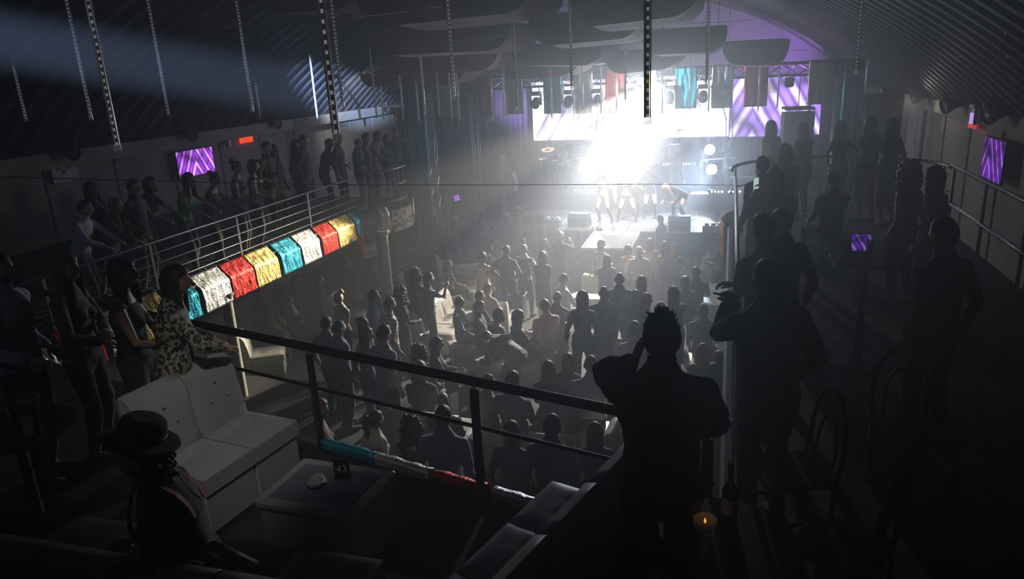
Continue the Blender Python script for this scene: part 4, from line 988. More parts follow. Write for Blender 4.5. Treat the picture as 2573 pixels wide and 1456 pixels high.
chair(V(.62, 3.55, BZ), D(60), 'dark bentwood chair at the lower right by the round table', True)
t2 = empty('bar_table', (1.25, 7.2, BZ), 0, 'dark bar table in shadow on the right balcony', 'table'); MB().lathe([(.30, 1.02), (.31, 1.03), (.31, 1.05), (.001, 1.06)], 24).build('table_top', m_tabd, t2, 40); MB().cyl((0, 0, 0), .035, 1.02, 12).build('column', m_blackm, t2, 40); MB().lathe([(.26, 0), (.26, .015), (.05, .04)], 20).build('foot', m_blackm, t2, 40)
for k, (dx, dy) in enumerate(((-.15, .1), (.05, .16), (.15, -.1))): tumbler(V(1.25+dx, 7.2+dy, BZ+1.06), '%s glass from the left on the shadowy bar table' % ORD[k], m_glass)
# table with glasses at left border
t3 = empty('bar_table', tuple(at_z(40, 1080, BZ+.7))[:2]+(BZ,), 0, 'dark table with glinting bottles at the left border', 'table'); MB().lathe([(.36, .68), (.37, .69), (.37, .71), (.001, .715)], 24).build('table_top', m_tabd, t3, 40); MB().cyl((0, 0, 0), .035, .68, 12).build('column', m_blackm, t3, 40); MB().lathe([(.26, 0), (.26, .015), (.05, .04)], 20).build('foot', m_blackm, t3, 40)
c3 = Vector(t3.location)+V(0, 0, .716); bucket(c3+V(.05, .05, 0), 'steel ice bucket on the table at the left border', m_steel, .11, .2)
for k, dx in enumerate((-.18, -.1, .22)): tumbler(c3+V(dx, -.08, 0), '%s glass from the left beside the steel bucket' % ORD[k], m_glass)
# purple tablet standing on the right balcony bar table
def screen_mat(name, c1, c2, c3, sc, strength, seed=0.0, rot=.6):
    """procedural picture: diagonal light bands and triangles in purple / blue / white"""
    m = bpy.data.materials.new(name); m.use_nodes = True; n = m.node_tree; n.nodes.clear(); o = n.nodes.new('ShaderNodeOutputMaterial'); e = n.nodes.new('ShaderNodeEmission'); e.inputs[1].default_value = strength
    tc = n.nodes.new('ShaderNodeTexCoord'); sp = n.nodes.new('ShaderNodeSeparateXYZ'); n.links.new(tc.outputs['Object'], sp.inputs[0])
    def math_(op, a, b=None):
        q = n.nodes.new('ShaderNodeMath'); q.operation = op
        for i, x in enumerate((a, b)):
            if x is None: continue
            if isinstance(x, (int, float)): q.inputs[i].default_value = x
            else: n.links.new(x, q.inputs[i])
        return q.outputs[0]
    ax = math_('ABSOLUTE', math_('ADD', sp.outputs[0], seed)); tri = math_('ADD', math_('MULTIPLY', ax, 1.7), sp.outputs[2])   # chevrons
    wv = math_('ABSOLUTE', math_('SINE', math_('MULTIPLY', tri, sc)))
    r = n.nodes.new('ShaderNodeValToRGB'); el = r.color_ramp.elements; el[0].position = .0; el[0].color = (*c3, 1); el[1].position = 1; el[1].color = (*c1, 1); x = el.new(.12); x.color = (*c2, 1); x = el.new(.55); x.color = (*c1, 1); x = el.new(.75); x.color = (*[c*.25 for c in c1], 1)
    n.links.new(wv, r.inputs[0])
    nz = n.nodes.new('ShaderNodeTexNoise'); nz.inputs['Scale'].default_value = sc*.35; nz.inputs['Detail'].default_value = 4; n.links.new(tc.outputs['Object'], nz.inputs['Vector'])
    mr = n.nodes.new('ShaderNodeMapRange'); mr.inputs[1].default_value = .35; mr.inputs[2].default_value = .65; mr.inputs[3].default_value = .12; mr.inputs[4].default_value = 1.25; n.links.new(nz.outputs['Fac'], mr.inputs[0])
    mx = n.nodes.new('ShaderNodeMix'); mx.data_type = 'RGBA'; mx.blend_type = 'MULTIPLY'; mx.inputs[0].default_value = 1; n.links.new(r.outputs[0], mx.inputs[6]); n.links.new(mr.outputs[0], mx.inputs[7]); n.links.new(mx.outputs[2], e.inputs[0]); n.links.new(e.outputs[0], o.inputs[0]); MATS[name] = m; return m
ms_tv = screen_mat('tv_purple_triangles', (.42, .08, .95), (1.0, .40, 1.0), (1, .8, 1), 7.0, 1.7)
ms_tvr = screen_mat('tv_purple_swirl', (.22, .03, .75), (.75, .25, .95), (.8, .5, 1), 8.0, .7, .2)
ms_tab = screen_mat('tablet_purple', (.20, .03, .75), (.55, .2, .95), (.8, .6, 1), 16.0, .5, .1)
def tv(c, w_, h_, rz, m, lab, tilt=0.0, name='television'):
    t = empty(name, c, rz, lab, 'television'); t.rotation_euler = (tilt, 0, rz)
    MB().bbox((0, .03, 0), (w_+.05, .05, h_+.05), .008).build('casing', m_black, t); MB().box((0, .002, 0), (w_, .006, h_)).build('screen', m, t); MB().bbox((0, .11, .0), (.2, .13, .2), .01).build('wall_bracket', m_blackm, t); return t
c = at_x(493, 408, XL+.24); tv(c, 1.30, .62, D(90), ms_tv, 'wall television showing purple triangles above the left balcony')
c = at_x(2493, 402, XR-.28); tv(c, 1.02, .68, D(-90), ms_tvr, 'wall television with purple picture on the right wall')
tb_ = empty('tablet', at_z(2160, 655, 3.55), -.1, 'small glowing purple screen in the dark right balcony', 'tablet'); MB().bbox((0, .012, .16), (.225, .018, .33), .005).build('casing', m_black, tb_); MB().box((0, .001, .16), (.205, .004, .305)).build('screen', ms_tab, tb_)
st = empty('bar_table', (tb_.location.x, tb_.location.y+.05, BZ), 0, 'dark square table holding the small purple screen', 'table'); MB().bbox((0, 0, .535), (.6, .5, .03), .006).build('table_top', m_tabd, st); MB().cyl((0, 0, 0), .03, .52, 10).build('column', m_blackm, st, 40)
# ---- signs and fixtures on the left wall ---------------------------------------
def wall_sign(px, py, X, w_, h_, rz, col, lab, txt=None, tcol=(.9, .9, .85), estr=0.0, arrow=False, ts=.09):
    c = at_x(px, py, X); t = empty('wall_sign', c, rz, lab, 'sign'); m = mat('sign_'+lab[:14], col, .5, emit=col if estr else None, estr=estr)
    MB().bbox((0, .02, 0), (w_, .03, h_), .004).build('panel', m, t)
    mt = mat('signtext_%d%d' % (tcol[0]*9, tcol[1]*9), tcol, .5, emit=tcol if estr else None, estr=estr*.7)
    if txt: text(txt, ts, (0, .003, 0), (PI/2, 0, 0), mt, t)
    if arrow: MB().add([(-w_*.42, 0, 0), (-w_*.2, 0, h_*.36), (-w_*.2, 0, h_*.16), (w_*.42, 0, h_*.16), (w_*.42, 0, -h_*.16), (-w_*.2, 0, -h_*.16), (-w_*.2, 0, -h_*.36)], [(0, 1, 2, 3, 4, 5, 6)]).build('arrow', mt, t)
    return t
t = wall_sign(619, 342, XL+.14, .58, .36, D(90), (.95, .06, .01), 'glowing red emergency exit sign on the left wall', 'SALIDA', (1, .35, .08), 1.3, ts=.13); MB().bbox((0, .02, .22), (.56, .07, .07), .01).build('lamp_bar', m_tab, t)
t = wall_sign(320, 388, XL+.14, .62, .26, D(90), (.01, .10, .05), 'dark green arrow sign pointing left on the left wall', arrow=True, tcol=(.35, .45, .36))
t = wall_sign(163, 427, XL+.14, .62, .48, D(90), (.40, .40, .36), 'white evacuation notice high on the left wall'); 
for k in range(3): MB().box((-.15+.13*k, .002, .06-.09*(k % 2)), (.09, .006, .10)).build('symbol', mat('sign_dark_green', (.05, .09, .06), .6), t)
t = wall_sign(2443, 300, XR-.22, .5, .34, D(-90), (.9, .03, .02), 'glowing red exit sign on the right wall', 'SALIDA', (1, .7, .5), .55, ts=.10)
c = at_x(2447, 292, XR-.34); t = empty('emergency_light', c, D(-90), 'small pale purple lit box beside the red sign', 'lamp'); MB().bbox((0, 0, 0), (.25, .06, .30), .01).build('housing', m_tab, t); MB().box((0, -.034, -.04), (.2, .01, .2)).build('lens', mat('lilac_lens', (.6, .4, .8), .4, emit=(.6, .3, .9), estr=.9), t); MB().bbox((0, -.02, .18), (.28, .08, .06), .01).build('cover', m_tab, t)
c = at_x(572, 352, XL+.2); t = empty('wall_lamp', c, 0, 'round metal up-and-down wall lamp beside the red sign', 'lamp'); MB().cyl((0, 0, -.18), .07, .36, 16).build('tube', m_steel, t, 40); MB().box((-.07, 0, 0), (.1, .06, .12)).build('bracket', m_black, t)
def par(c, aim, lab, sc=1.0, cat='spotlight', group='round spotlights on the left ledge'):
    """short spotlight can with yoke"""
    c = Vector(c); t = empty('spotlight', c, 0, lab, cat, group); d = (Vector(aim)-c).normalized(); M = frame(d, (0, 0, 1)) @ Matrix.Rotation(PI/2, 4, 'Y')
    MB().lathe([(.09*sc, -.14*sc), (.10*sc, .0), (.135*sc, .05*sc), (.14*sc, .13*sc), (.125*sc, .13*sc), (.11*sc, .06*sc), (.001, .055*sc)], 18, M=M).build('can', m_black, t, 40)
    MB().lathe([(.118*sc, .10*sc), (.06*sc, .112*sc), (.001, .114*sc)], 16, M=M, caps=False).build('lens', mat('dark_lens', (.10, .10, .11), .12), t, 60)
    MB().tube([(-.15*sc, 0, 0), (-.15*sc, 0, .17*sc), (.15*sc, 0, .17*sc), (.15*sc, 0, 0)], .013*sc, 6).build('yoke', m_blackm, t)
    MB().cyl((0, 0, .17*sc), .02*sc, .10*sc, 8).build('stem', m_blackm, t); return t
for k, (px, py, l) in enumerate(((692, 310, 'round black spotlight on the left ledge above the television area'), (478, 338, 'black spotlight on the left ledge above the purple television'), (178, 382, 'black spotlight on the left ledge above the white notice'), (972, 276, 'black spotlight at the far end of the left ledge'))):
    c = at_x(px, py, XL+.5); par(c, c+V(1, -.5, -.25), l, 1.0)
for k, (px, py, l) in enumerate(((2390, 262, 'black floodlight on the right ledge above the concrete panels'), (2500, 285, 'large black floodlight on the right ledge near the red sign'), (2310, 240, 'small black floodlight at the far end of the right ledge'), (2225, 225, 'farthest black floodlight on the right ledge'))):
    c = at_x(px, py, XR-.45); par(c, c+V(-1, -.2, -.3), l, 1.15, group='floodlights on the right ledge')
# ---- hanging LED tubes ---------------------------------------------------------
TUBES = [(5, 40, 66, 305, 8), (166, 0, 230, 301, 9), (222, 0, 297, 378, 17), (366, 0, 424, 291, 8), (440, 78, 484, 302, 5), (590, 0, 635, 280, 8), (618, 65, 655, 299, 5), (778, 128, 798, 300, 4), (806, 0, 847, 355, 24), (835, 0, 862, 268, 9), (932, 115, 947, 295, 5), (957, 213, 964, 300, 4), (1003, 158, 1014, 300, 5), (1041, 22, 1068, 285, 6), (1043, 207, 1053, 306, 4), (1089, 103, 1105, 292, 5), (1122, 0, 1142, 250, 10), (1124, 152, 1136, 298, 4), (1147, 180, 1155, 302, 4), (1233, 198, 1239, 304, 4), (1267, 90, 1273, 295, 5), (1263, 150, 1268, 298, 4), (1291, 0, 1300, 273, 7), (1380, 168, 1387, 297, 4), (1409, 132, 1415, 288, 4), (1436, 0, 1437, 222, 8), (1461, 73, 1465, 282, 5), (1441, 240, 1443, 298, 4), (1508, 160, 1511, 290, 4), (1573, 0, 1572, 255, 6), (1549, 185, 1550, 288, 4), (1630, 0, 1627, 313, 21), (1670, 57, 1664, 290, 5), (1736, 112, 1734, 280, 4), (1779, 0, 1776, 212, 8), (1783, 140, 1780, 285, 4), (1910, 160, 1905, 280, 4), (1957, 165, 1953, 272, 4), (2164, 0, 2150, 186, 10), (2182, 148, 2170, 272, 5)]
m_tube = bpy.data.materials.new('milky_tube'); m_tube.use_nodes = True; _n = m_tube.node_tree; _n.nodes.clear(); _o = _n.nodes.new('ShaderNodeOutputMaterial'); _m = _n.nodes.new('ShaderNodeMixShader'); _m2 = _n.nodes.new('ShaderNodeMixShader'); _t = _n.nodes.new('ShaderNodeBsdfTransparent'); _l = _n.nodes.new('ShaderNodeBsdfTranslucent'); _g = _n.nodes.new('ShaderNodeBsdfGlossy'); _z = _n.nodes.new('ShaderNodeTexNoise'); _z.inputs['Scale'].default_value = 20
_l.inputs[0].default_value = (.85, .86, .9, 1); _g.inputs['Roughness'].default_value = .15; _m2.inputs[0].default_value = .25; _r = _n.nodes.new('ShaderNodeMapRange'); _r.inputs[3].default_value = .26; _r.inputs[4].default_value = .36
_n.links.new(_z.outputs['Fac'], _r.inputs[0]); _n.links.new(_r.outputs[0], _m.inputs[0]); _n.links.new(_l.outputs[0], _m2.inputs[1]); _n.links.new(_g.outputs[0], _m2.inputs[2]); _n.links.new(_t.outputs[0], _m.inputs[1]); _n.links.new(_m2.outputs[0], _m.inputs[2]); _n.links.new(_m.outputs[0], _o.inputs[0]); MATS['milky_tube'] = m_tube; m_pcb = mat('led_strip_black', (.02, .02, .022), .35); m_chip = mat('led_chip', (.85, .83, .76), .3, emit=(1, .93, .82), estr=.22); m_cap = mat('clear_end_cap', (.55, .56, .58), .2); m_wire = mat('steel_wire', (.25, .25, .26), .4, .8)
m_chan = mat('white_channel', (.80, .79, .77), .3, .3)
TUBES.sort(key=lambda q: q[2])
for k, (xt, yt, xb, yb, wp) in enumerate(TUBES):
    dist = 92.0/wp; dist = max(3.9, min(19.0, dist*1.0)); B = at_d(xb, yb, dist); T_ = at_d(xt, yt, dist)
    d = math.hypot(B.x, B.y); r = ray(xt, yt); zt = CAM.z+r.z/math.hypot(r.x, r.y)*d
    if yt == 0: zt += 1.0
    zt = min(zt, roof_z(B.x)-.15); L = zt-B.z
    size = 'thick near' if wp >= 15 else 'medium' if wp >= 7 else 'thin far'
    t = empty('led_tube', B, 0.25*math.sin(k*2.1)+math.atan2(-B.x, B.y)*.8, '%s hanging LED tube, %s from the left edge' % (size, ORD[k]), 'led tube', 'hanging LED tubes')
    MB().cyl((0, 0, 0), .024, L, 10).build('clear_housing', m_tube, t, 40)
    MB().box((-.016, .002, L/2+.02), (.010, .012, L-.04)).box((.016, .002, L/2+.02), (.006, .012, L-.04)).build('channel', m_chan, t)
    MB().box((.0, .004, L/2+.02), (.020, .003, L-.05)).build('led_strip', m_pcb, t)
    n = int(min(60, L/.052)); mb = MB()
    for q in range(n): mb.box((0, .0015, .05+q*(L-.1)/n), (.0125, .004, .020))
    tag(mb.build('led_chips', m_chip, t), None, None, None, 'stuff')
    MB().lathe([(.027, -.006), (.027, .035), (.025, .036)], 10).build('end_cap', m_tube, t, 40)
    zr = roof_z(B.x)-.13-B.z
    if zr > L+.05: MB().cyl((0, 0, L), .003, zr-L, 5).build('suspension_wire', m_wire, t)
# ---- cloth ceiling baffles ------------------------------------------------------
m_truss = mat('dark_truss_steel', (.09, .09, .095), .45, .6, var=.1)
m_baf = mat('mauve_baffle_cloth', (.15, .060, .064), .9, var=.15, scale=3, sheen=.2)
BAF = [(900, -25, 1332, 62, 11.0, 'large mauve baffle at the top, left of the roof gap'), (1328, 30, 1615, 115, 12.5, 'mauve boat-shaped baffle directly above the stage lights'), (930, 64, 1284, 137, 14.0, 'long mauve baffle left, second row'), (1283, 110, 1518, 165, 16.0, 'mauve baffle above the central screen, third row'), (950, 128, 1252, 183, 17.0, 'mauve baffle left above the far drapes'), (1250, 150, 1455, 190, 19.0, 'mauve baffle just above the truss left of centre'), (1520, 128, 1708, 178, 18.0, 'mauve baffle just above the bright lamps'), (1430, -25, 1755, 43, 10.5, 'mauve baffle cut by the top border at centre'), (1612, 72, 1825, 140, 15.5, 'mauve baffle right of the bright lamps'), (1815, 103, 1983, 165, 20.0, 'mauve baffle nearest the purple wall at right'), (905, 178, 1165, 207, 20.0, 'flat mauve baffle tinged orange at the left of the truss'), (640, -60, 905, 40, 11.5, 'dim mauve baffle at the top left')]
for k, (x0, y0, x1, y1, Y, l) in enumerate(BAF):
    a, b = at_y(x0, (y0+y1)/2, Y), at_y(x1, (y0+y1)/2, Y); c = (a+b)/2; w_ = (b-a).length
    zt = at_y((x0+x1)/2, y0, Y).z; zb = at_y((x0+x1)/2, y1, Y+1.1).z; zt = min(zt, roof_z(c.x)-.35); h = max(.42, zt-zb); zb = zt-h
    t = empty('ceiling_baffle', (c.x, Y, zb), 0, l, 'ceiling baffle', 'cloth ceiling baffles')
    q = min(.5, w_*.24); prof = []
    for i in range(9): u = PI/2*i/8; prof.append((-w_/2+q-q*math.cos(u), h*.85*(1-math.sin(u))))
    for i in range(9): u = PI/2*i/8; prof.append((w_/2-q+q*math.sin(u), h*.85*(1-math.cos(u))))
    prof += [(w_/2, h), (-w_/2, h)]
    rings = [[(x, y, z+.03*math.sin(x*2.3+k)*(1 if z < h*.5 else 0)+.02*math.sin(3*y+k)) for x, z in prof] for y in np.linspace(0, min(2.3, 21.55-Y), 9)]
    MB().loft(rings).build('cloth_body', m_baf, t, 50)
    for sx in (-.4, .4): MB().tube([(sx*w_, .1, h), (sx*w_, .1, max(h+.1, roof_z(c.x+sx*w_)-zb))], .006, 5).build('hanging_cord', m_wire, t)
    MB().bbox((0, .6, h+.02), (w_*.96, .04, .04), .005).build('hanging_bar', m_blackm, t)
# ---- box truss --------------------------------------------------------------------
def truss(A, B, s, lab, n=None, up=(0, 0, 1), cr=.022, br=.011, m=None):
    A, B = Vector(A), Vector(B); d = (B-A); L = d.length; d.normalize(); u = Vector(up); sd = d.cross(u).normalized(); n = n or int(L/(s*1.15))
    t = empty('truss', A, 0, lab, 'truss'); m = m or m_alu; o = lambda p: p-A
    cs = [sd*(s/2*i)+u*(s/2*j) for i, j in ((-1, -1), (1, -1), (1, 1), (-1, 1))]
    for c in cs: MB().tube([o(A+c), o(B+c)], cr, 7).build('chord', m, t, 180)
    for k in range(n):
        p, q = A+d*(L*k/n), A+d*(L*(k+1)/n)
        for i in range(4):
            c1, c2 = cs[i], cs[(i+1) % 4]
            if k % 2: c1, c2 = c2, c1
            MB().tube([o(p+c1), o(q+c2)], br, 5).build('brace', m, t)
    return t
truss((-10.4, 22.0, 5.50), (3.3, 22.0, 5.50), .34, 'long box truss across the stage front', m=m_truss)
truss((-9.6, 27.2, 5.4), (3.2, 27.2, 5.4), .34, 'rear box truss in front of the video wall', 24, m=m_truss)
ta = at_y(1100, 540, 20.6); truss((ta.x, 20.6, 1.0), (ta.x, 20.6, 5.4), .20, 'slim vertical truss tower beside the teal curtain', 14, (0, 1, 0), .014, .007)
tbx = at_y(1192, 300, 22.4); truss((tbx.x, 22.4, 1.1), (tbx.x, 22.4, 5.3), .20, 'vertical truss tower left of the stage wing', 14, (0, 1, 0), .014, .007)
truss((3.0, 23.2, 1.1), (3.0, 23.2, 5.2), .34, 'pale lattice truss tower behind the people on the right pod', 9, (0, 1, 0), .02, .01, mat('white_truss', (.7, .74, .74), .5))
# drapes hanging on the truss
DR = [(1105, 1147, 205, 293, 'grey', 'grey foil banner at the far left of the truss'), (1190, 1237, 205, 293, 'darkred', 'dark red foil banner at the left of the truss'), (1268, 1312, 205, 287, 'olive', 'olive grey foil banner left of the video wall'), (1364, 1409, 196, 286, 'teal', 'teal foil banner between the first two moving lights'), (1440, 1488, 190, 286, 'silver', 'silver foil banner between the second and third moving lights'), (1520, 1572, 190, 284, 'red', 'red foil banner left of the brightest lamps'), (1626, 1648, 185, 278, 'gold', 'washed-out gold foil banner between the two brightest lamps'), (1697, 1752, 178, 273, 'teal', 'teal foil banner right of the brightest lamps'), (1789, 1844, 172, 272, 'steel', 'bluish silver foil banner right of centre'), (1872, 1932, 165, 268, 'darkred', 'wine red foil banner in front of the right screen'), (2034, 2097, 158, 262, 'olive', 'olive gold foil banner beside the right teal curtain')]
for k, (x0, x1, y0, y1, c, l) in enumerate(DR):
    a, b = at_y(x0, y0, 21.76), at_y(x1, y0, 21.76); zt = 5.71; zb = at_y((x0+x1)/2, y1, 21.76).z
    def P(u, v, a=a, b=b, zt=zt, zb=zb): return (a.x+(b.x-a.x)*u, 21.78-.02*v, zt+(zb-zt)*v), (0, -1, 0)
    drape('foil_banner', P, 16, 14, c, l, k*2.3+.7, .03, 'foil banners on the stage truss', .010)
# ---- moving-head lights --------------------------------------------------------------
m_mh = mat('fixture_black', (.018, .018, .02), .4)
m_lens = mat('fixture_lens', (.03, .03, .04), .06, coat=1.0)
m_hot = mat('lit_lens', (1, .95, .8), .3, emit=(1, .90, .68), estr=22)
def moving_head(c, pitch, lab, hot=False, yaw=0.0):
    t = empty('moving_head', c, yaw, lab, 'stage light', 'moving lights under the truss')
    MB().bbox((0, 0, .02), (.30, .26, .12), .02).build('base', m_mh, t)
    for sx in (-.11, .11): MB().tube([(sx, 0, .08), (sx, 0, .24)], .016, 6).build('clamp', m_alu, t)
    for sx in (-1, 1): MB().bbox((sx*.155, 0, -.17), (.05, .13, .30), .018).build('yoke_arm', m_mh, t)
    M = Matrix.Translation((0, 0, -.24)) @ Matrix.Rotation(pitch, 4, 'X')
    hd = MB().lathe([(.08, .17), (.115, .12), (.125, .0), (.13, -.12), (.125, -.15), (.11, -.15), (.001, -.149)], 20, M=M).build('head', m_mh, t, 40)
    MB().lathe([(.105, -.152), (.08, -.165), (.001, -.172)], 20, M=M, caps=False).build('lens', m_hot if hot else m_lens, hd, 60)
    return t
mh = [(1345, 218, 1.0, 0, 'first moving light from the left under the truss'), (1426, 216, .9, 0, 'second moving light from the left, beside the teal banner'), (1500, 212, .9, 0, 'third moving light from the left, beside the silver banner'), (1590, 205, .8, 0, 'fourth moving light from the left, beside the dazzling lamps'), (1683, 203, .8, 0, 'fifth moving light from the left, beside the right teal banner'), (1768, 200, 1.0, 0, 'moving light farthest right, beside the bluish silver banner')]
for px, py, pt, hot, l in mh:
    c = at_y(px, py, 21.7); c.z = min(c.z, 5.13); moving_head(c, -pt, l, hot)
for px, py, l in ((1604, 224, 'dazzling yellowish lamp on the truss, left of the pair'), (1662, 215, 'dazzling yellowish lamp on the truss, right of the pair')):
    c = at_y(px, py, 21.62); t = par(c, c+V(-.05, -1, -.35), l, .9, 'stage light', 'dazzling truss lamps'); t.children[1].data.materials[0] = m_hot
c = at_y(1985, 180, 21.9); t = empty('chain_hoist', (c.x, 21.9, 5.05), 0, 'black chain hoist hanging above the line array', 'hoist'); MB().bbox((0, 0, .12), (.24, .2, .26), .03).build('motor', m_black, t); MB().cyl((0, 0, -.02), .10, .1, 14).build('chain_bag', m_black, t); MB().tube([(0, 0, .25), (0, 0, .42)], .012, 6).build('hook', m_wire, t)
la = empty('line_array', (1.78, 22.0, 0), .1, 'hanging black loudspeaker stack with rigging frame before the right screen', 'loudspeaker')
for k in range(4): 
    e_ = MB().bbox((0, 0, 4.15-k*.44), (.80, .5, .43), .02).build('cabinet', m_black, la); MB().box((0, -.256, 4.15-k*.44), (.74, .01, .38)).build('grille', mat('speaker_grille', (.03, .032, .036), .6, bump=.3, bscale=120), e_)
MB().tube([(0, 0, 4.48), (0, 0, 5.34)], .012, 6).build('chain', m_wire, la)
for sx in (-.33, 0, .33): MB().bbox((sx, .05, 4.46), (.05, .7, .06), .008).build('frame_bar', m_black, la)
for sy in (-.28, .36): MB().bbox((0, sy, 4.46), (.76, .05, .07), .008).build('frame_bar', m_black, la)
sb = at_y(1236, 365, 22.6); la2 = empty('pa_stack', (sb.x, 22.7, SZ), 0, 'tall grey loudspeaker stack at the left of the stage', 'loudspeaker')
for k in range(3): e_ = MB().bbox((0, 0, .36+k*.73), (.62, .6, .71), .02).build('cabinet', mat('grey_cabinet', (.05, .052, .058), .6), la2); MB().box((0, -.305, .36+k*.73), (.56, .01, .64)).build('grille', MATS['speaker_grille'], e_)
# ---- LED video walls --------------------------------------------------------------------
ms_led = screen_mat('video_wall_picture', (.80, .72, 1.0), (1.0, .97, 1.0), (1, 1, 1), 1.5, 5.0, 1.4)
def video_wall(x0, x1, y0, y1, Y, nx, nz, lab, m):
    a, b = at_y(x0, y0, Y), at_y(x1, y0, Y); zt, zb = at_y((x0+x1)/2, y0, Y).z, at_y((x0+x1)/2, y1, Y).z
    t = empty('video_wall', ((a.x+b.x)/2, Y, zb), 0, lab, 'video screen'); w_, h = b.x-a.x, zt-zb
    MB().box((0, .06, h/2), (w_+.04, .08, h+.04)).build('frame', m_black, t)
    MB().box((0, .0, h/2), (w_, .03, h)).build('picture', m, t)
    for sx in (-.42, .42): MB().bbox((sx*w_, .16, (SZ-zb)/2), (.08, .08, max(.3, zb-SZ)), .005).build('support', m_blackm, t)
    return t
video_wall(1335, 1835, 196, 348, 27.6, 10, 4, 'large bright video wall behind the band', ms_led)
ms_led2 = screen_mat('video_wall_picture_right', (.42, .22, .95), (1.0, .9, 1.0), (1, 1, 1), 2.6, 2.8, .5)
video_wall(1838, 2036, 190, 342, 26.4, 6, 4, 'right video wall with purple and white beams', ms_led2)
video_wall(2038, 2063, 262, 338, 26.4, 1, 2, 'narrow screen strip right of the hanging loudspeaker', ms_led2)
# ---- curtains ------------------------------------------------------------------------------
def curtain(A, B, z0, z1, m, lab, folds=7, amp=.06, cat='curtain'):
    A, B = Vector(A), Vector(B); d = (B-A); L = d.length; n = V(-d.y, d.x, 0).normalized(); mb = MB()
    def fn(u, v): p = A+d*u+n*(amp*math.sin(2*PI*folds*u+.6*math.sin(4*v))*(.5+.5*v)+.02*math.sin(19*u+3*v)); return (p.x, p.y, z1+(z0-z1)*v)
    mb.grid(folds*8, 8, fn); o = mb.build('curtain', m, None, 180); solid(o, .006); return tag(o, lab, cat, 'curtains')
mc_teal = mat('teal_curtain', (.03, .22, .32), .45, .2, var=.2); mc_mar = mat('maroon_curtain', (.14, .05, .07), .7); mc_grey = mat('grey_curtain', (.07, .068, .075), .7, .1); mc_dk = mat('dark_blue_curtain', (.022, .026, .045), .8); mc_pur = mat('plum_curtain', (.035, .030, .060), .8)
def cur_px(x0, x1, yt, yb, Y, m, lab, **k):
    a, b = at_y(x0, yb, Y), at_y(x1, yb, Y); zt = at_y((x0+x1)/2, yt, Y).z; zb = at_y((x0+x1)/2, yb, Y).z; return curtain((a.x, Y, 0), (b.x, Y, 0), SZ+.005 if Y > 21.4 else .005, zt, m, lab, **k)
cur_px(1056, 1096, 200, 620, 20.3, mc_teal, 'tall teal curtain at the left side of the stage', folds=4, amp=.05)
cur_px(1028, 1058, 270, 620, 20.5, mc_mar, 'maroon curtain left of the teal one', folds=3, amp=.05)
cur_px(1100, 1190, 225, 470, 27.4, mc_dk, 'dark curtain behind the left truss tower', folds=9)
cur_px(1195, 1235, 290, 520, 24.5, mc_grey, 'grey curtain strip behind the left loudspeaker stack', folds=5)
cur_px(1190, 1336, 215, 500, 28.0, mc_pur, 'plum backdrop left of the video wall', folds=12)
cur_px(2096, 2156, 152, 420, 21.0, mc_teal, 'tall teal curtain at the right side of the stage', folds=4, amp=.06)
cur_px(2153, 2205, 235, 420, 20.5, mc_grey, 'grey curtain right of the right teal curtain', folds=5)
cur_px(2200, 2255, 225, 420, 20.3, mc_pur, 'plum curtain behind the tall person on the right pod', folds=4)
cur_px(1836, 2100, 345, 520, 27.0, mc_dk, 'dark blue curtain under the right video wall', folds=16)
cur_px(1330, 1840, 350, 470, 28.6, mc_dk, 'dark curtain under the large video wall', folds=24)
# ---- stage floor gear: wedges, boxes, stands --------------------------------------------------
def wedge(px, py, lab, rz=0, s=1.0):
    p = at_z(px, py, SZ); t = empty('monitor_wedge', p, rz, lab, 'loudspeaker', 'stage monitor wedges'); w_, d_, h = .62*s, .48*s, .42*s
    prof = [(-d_/2, 0), (d_/2, 0), (d_/2, h*.35), (d_*.15, h), (-d_*.35, h), (-d_/2, h*.7)]
    MB().loft([[(x, y, z) for y, z in prof] for x in (-w_/2, -w_/2+.02, w_/2-.02, w_/2)]).build('cabinet', mat('wedge_black', (.03, .03, .032), .6), t)
    a = math.atan2(h*.65, -d_*.35); mb = MB(); y0, z0 = (d_/2+d_*.15)/2, h*.68
    mb.add([(-w_*.44, d_/2+.002, h*.38), (w_*.44, d_/2+.002, h*.38), (w_*.44, d_*.17+.004, h*.97), (-w_*.44, d_*.17+.004, h*.97)], [(0, 1, 2, 3)]); solid(mb.build('grille', MATS['speaker_grille'], t), .01)
    for sx in (-1, 1): MB().bbox((sx*w_/2, 0, h*.45), (.012, .14, .05), .004).build('handle', m_blackm, t)
for px, py, l, rz in ((1337, 566, 'monitor wedge behind the person in camouflage shirt', .1), (1457, 568, 'monitor wedge left of the runway', -.15), (1706, 577, 'monitor wedge right of the runway', .15), (1838, 582, 'monitor wedge at the right end of the stage front', .1)): wedge(px, py, l, rz, 1.0 if px < 1800 else .9)
def box_gear(px, py, z, lab, d, m, cat='equipment box', rz=0):
    p = at_z(px, py, z); t = empty('equipment_box', p, rz, lab, cat, 'boxes on the stage edge'); MB().bbox((0, 0, d[2]/2), d, .01).build('case', m, t)
    for k in range(3): MB().bbox((-d[0]*.3+k*d[0]*.3, 0, d[2]+.03), (d[0]*.2, d[1]*.5, .06), .01).build('device', m_tab if k % 2 == 0 else m_blackm, t)
    for sx in (-1, 1): MB().bbox((sx*d[0]/2, 0, d[2]*.6), (.015, .12, .03), .004).build('handle', m_steel, t)
mg = mat('grey_gear', (.14, .14, .14), .5)
box_gear(1390, 568, SZ, 'grey equipment box on the stage edge left of the runway', (.52, .36, .22), mg); box_gear(1792, 582, SZ, 'grey equipment box on the stage edge at right', (.6, .36, .2), mg); box_gear(1500, 578, SZ, 'low pedal board at the runway corner', (.4, .2, .05), mg); box_gear(1265, 556, SZ, 'equipment box beside the left microphone stand', (.5, .3, .2), mg)
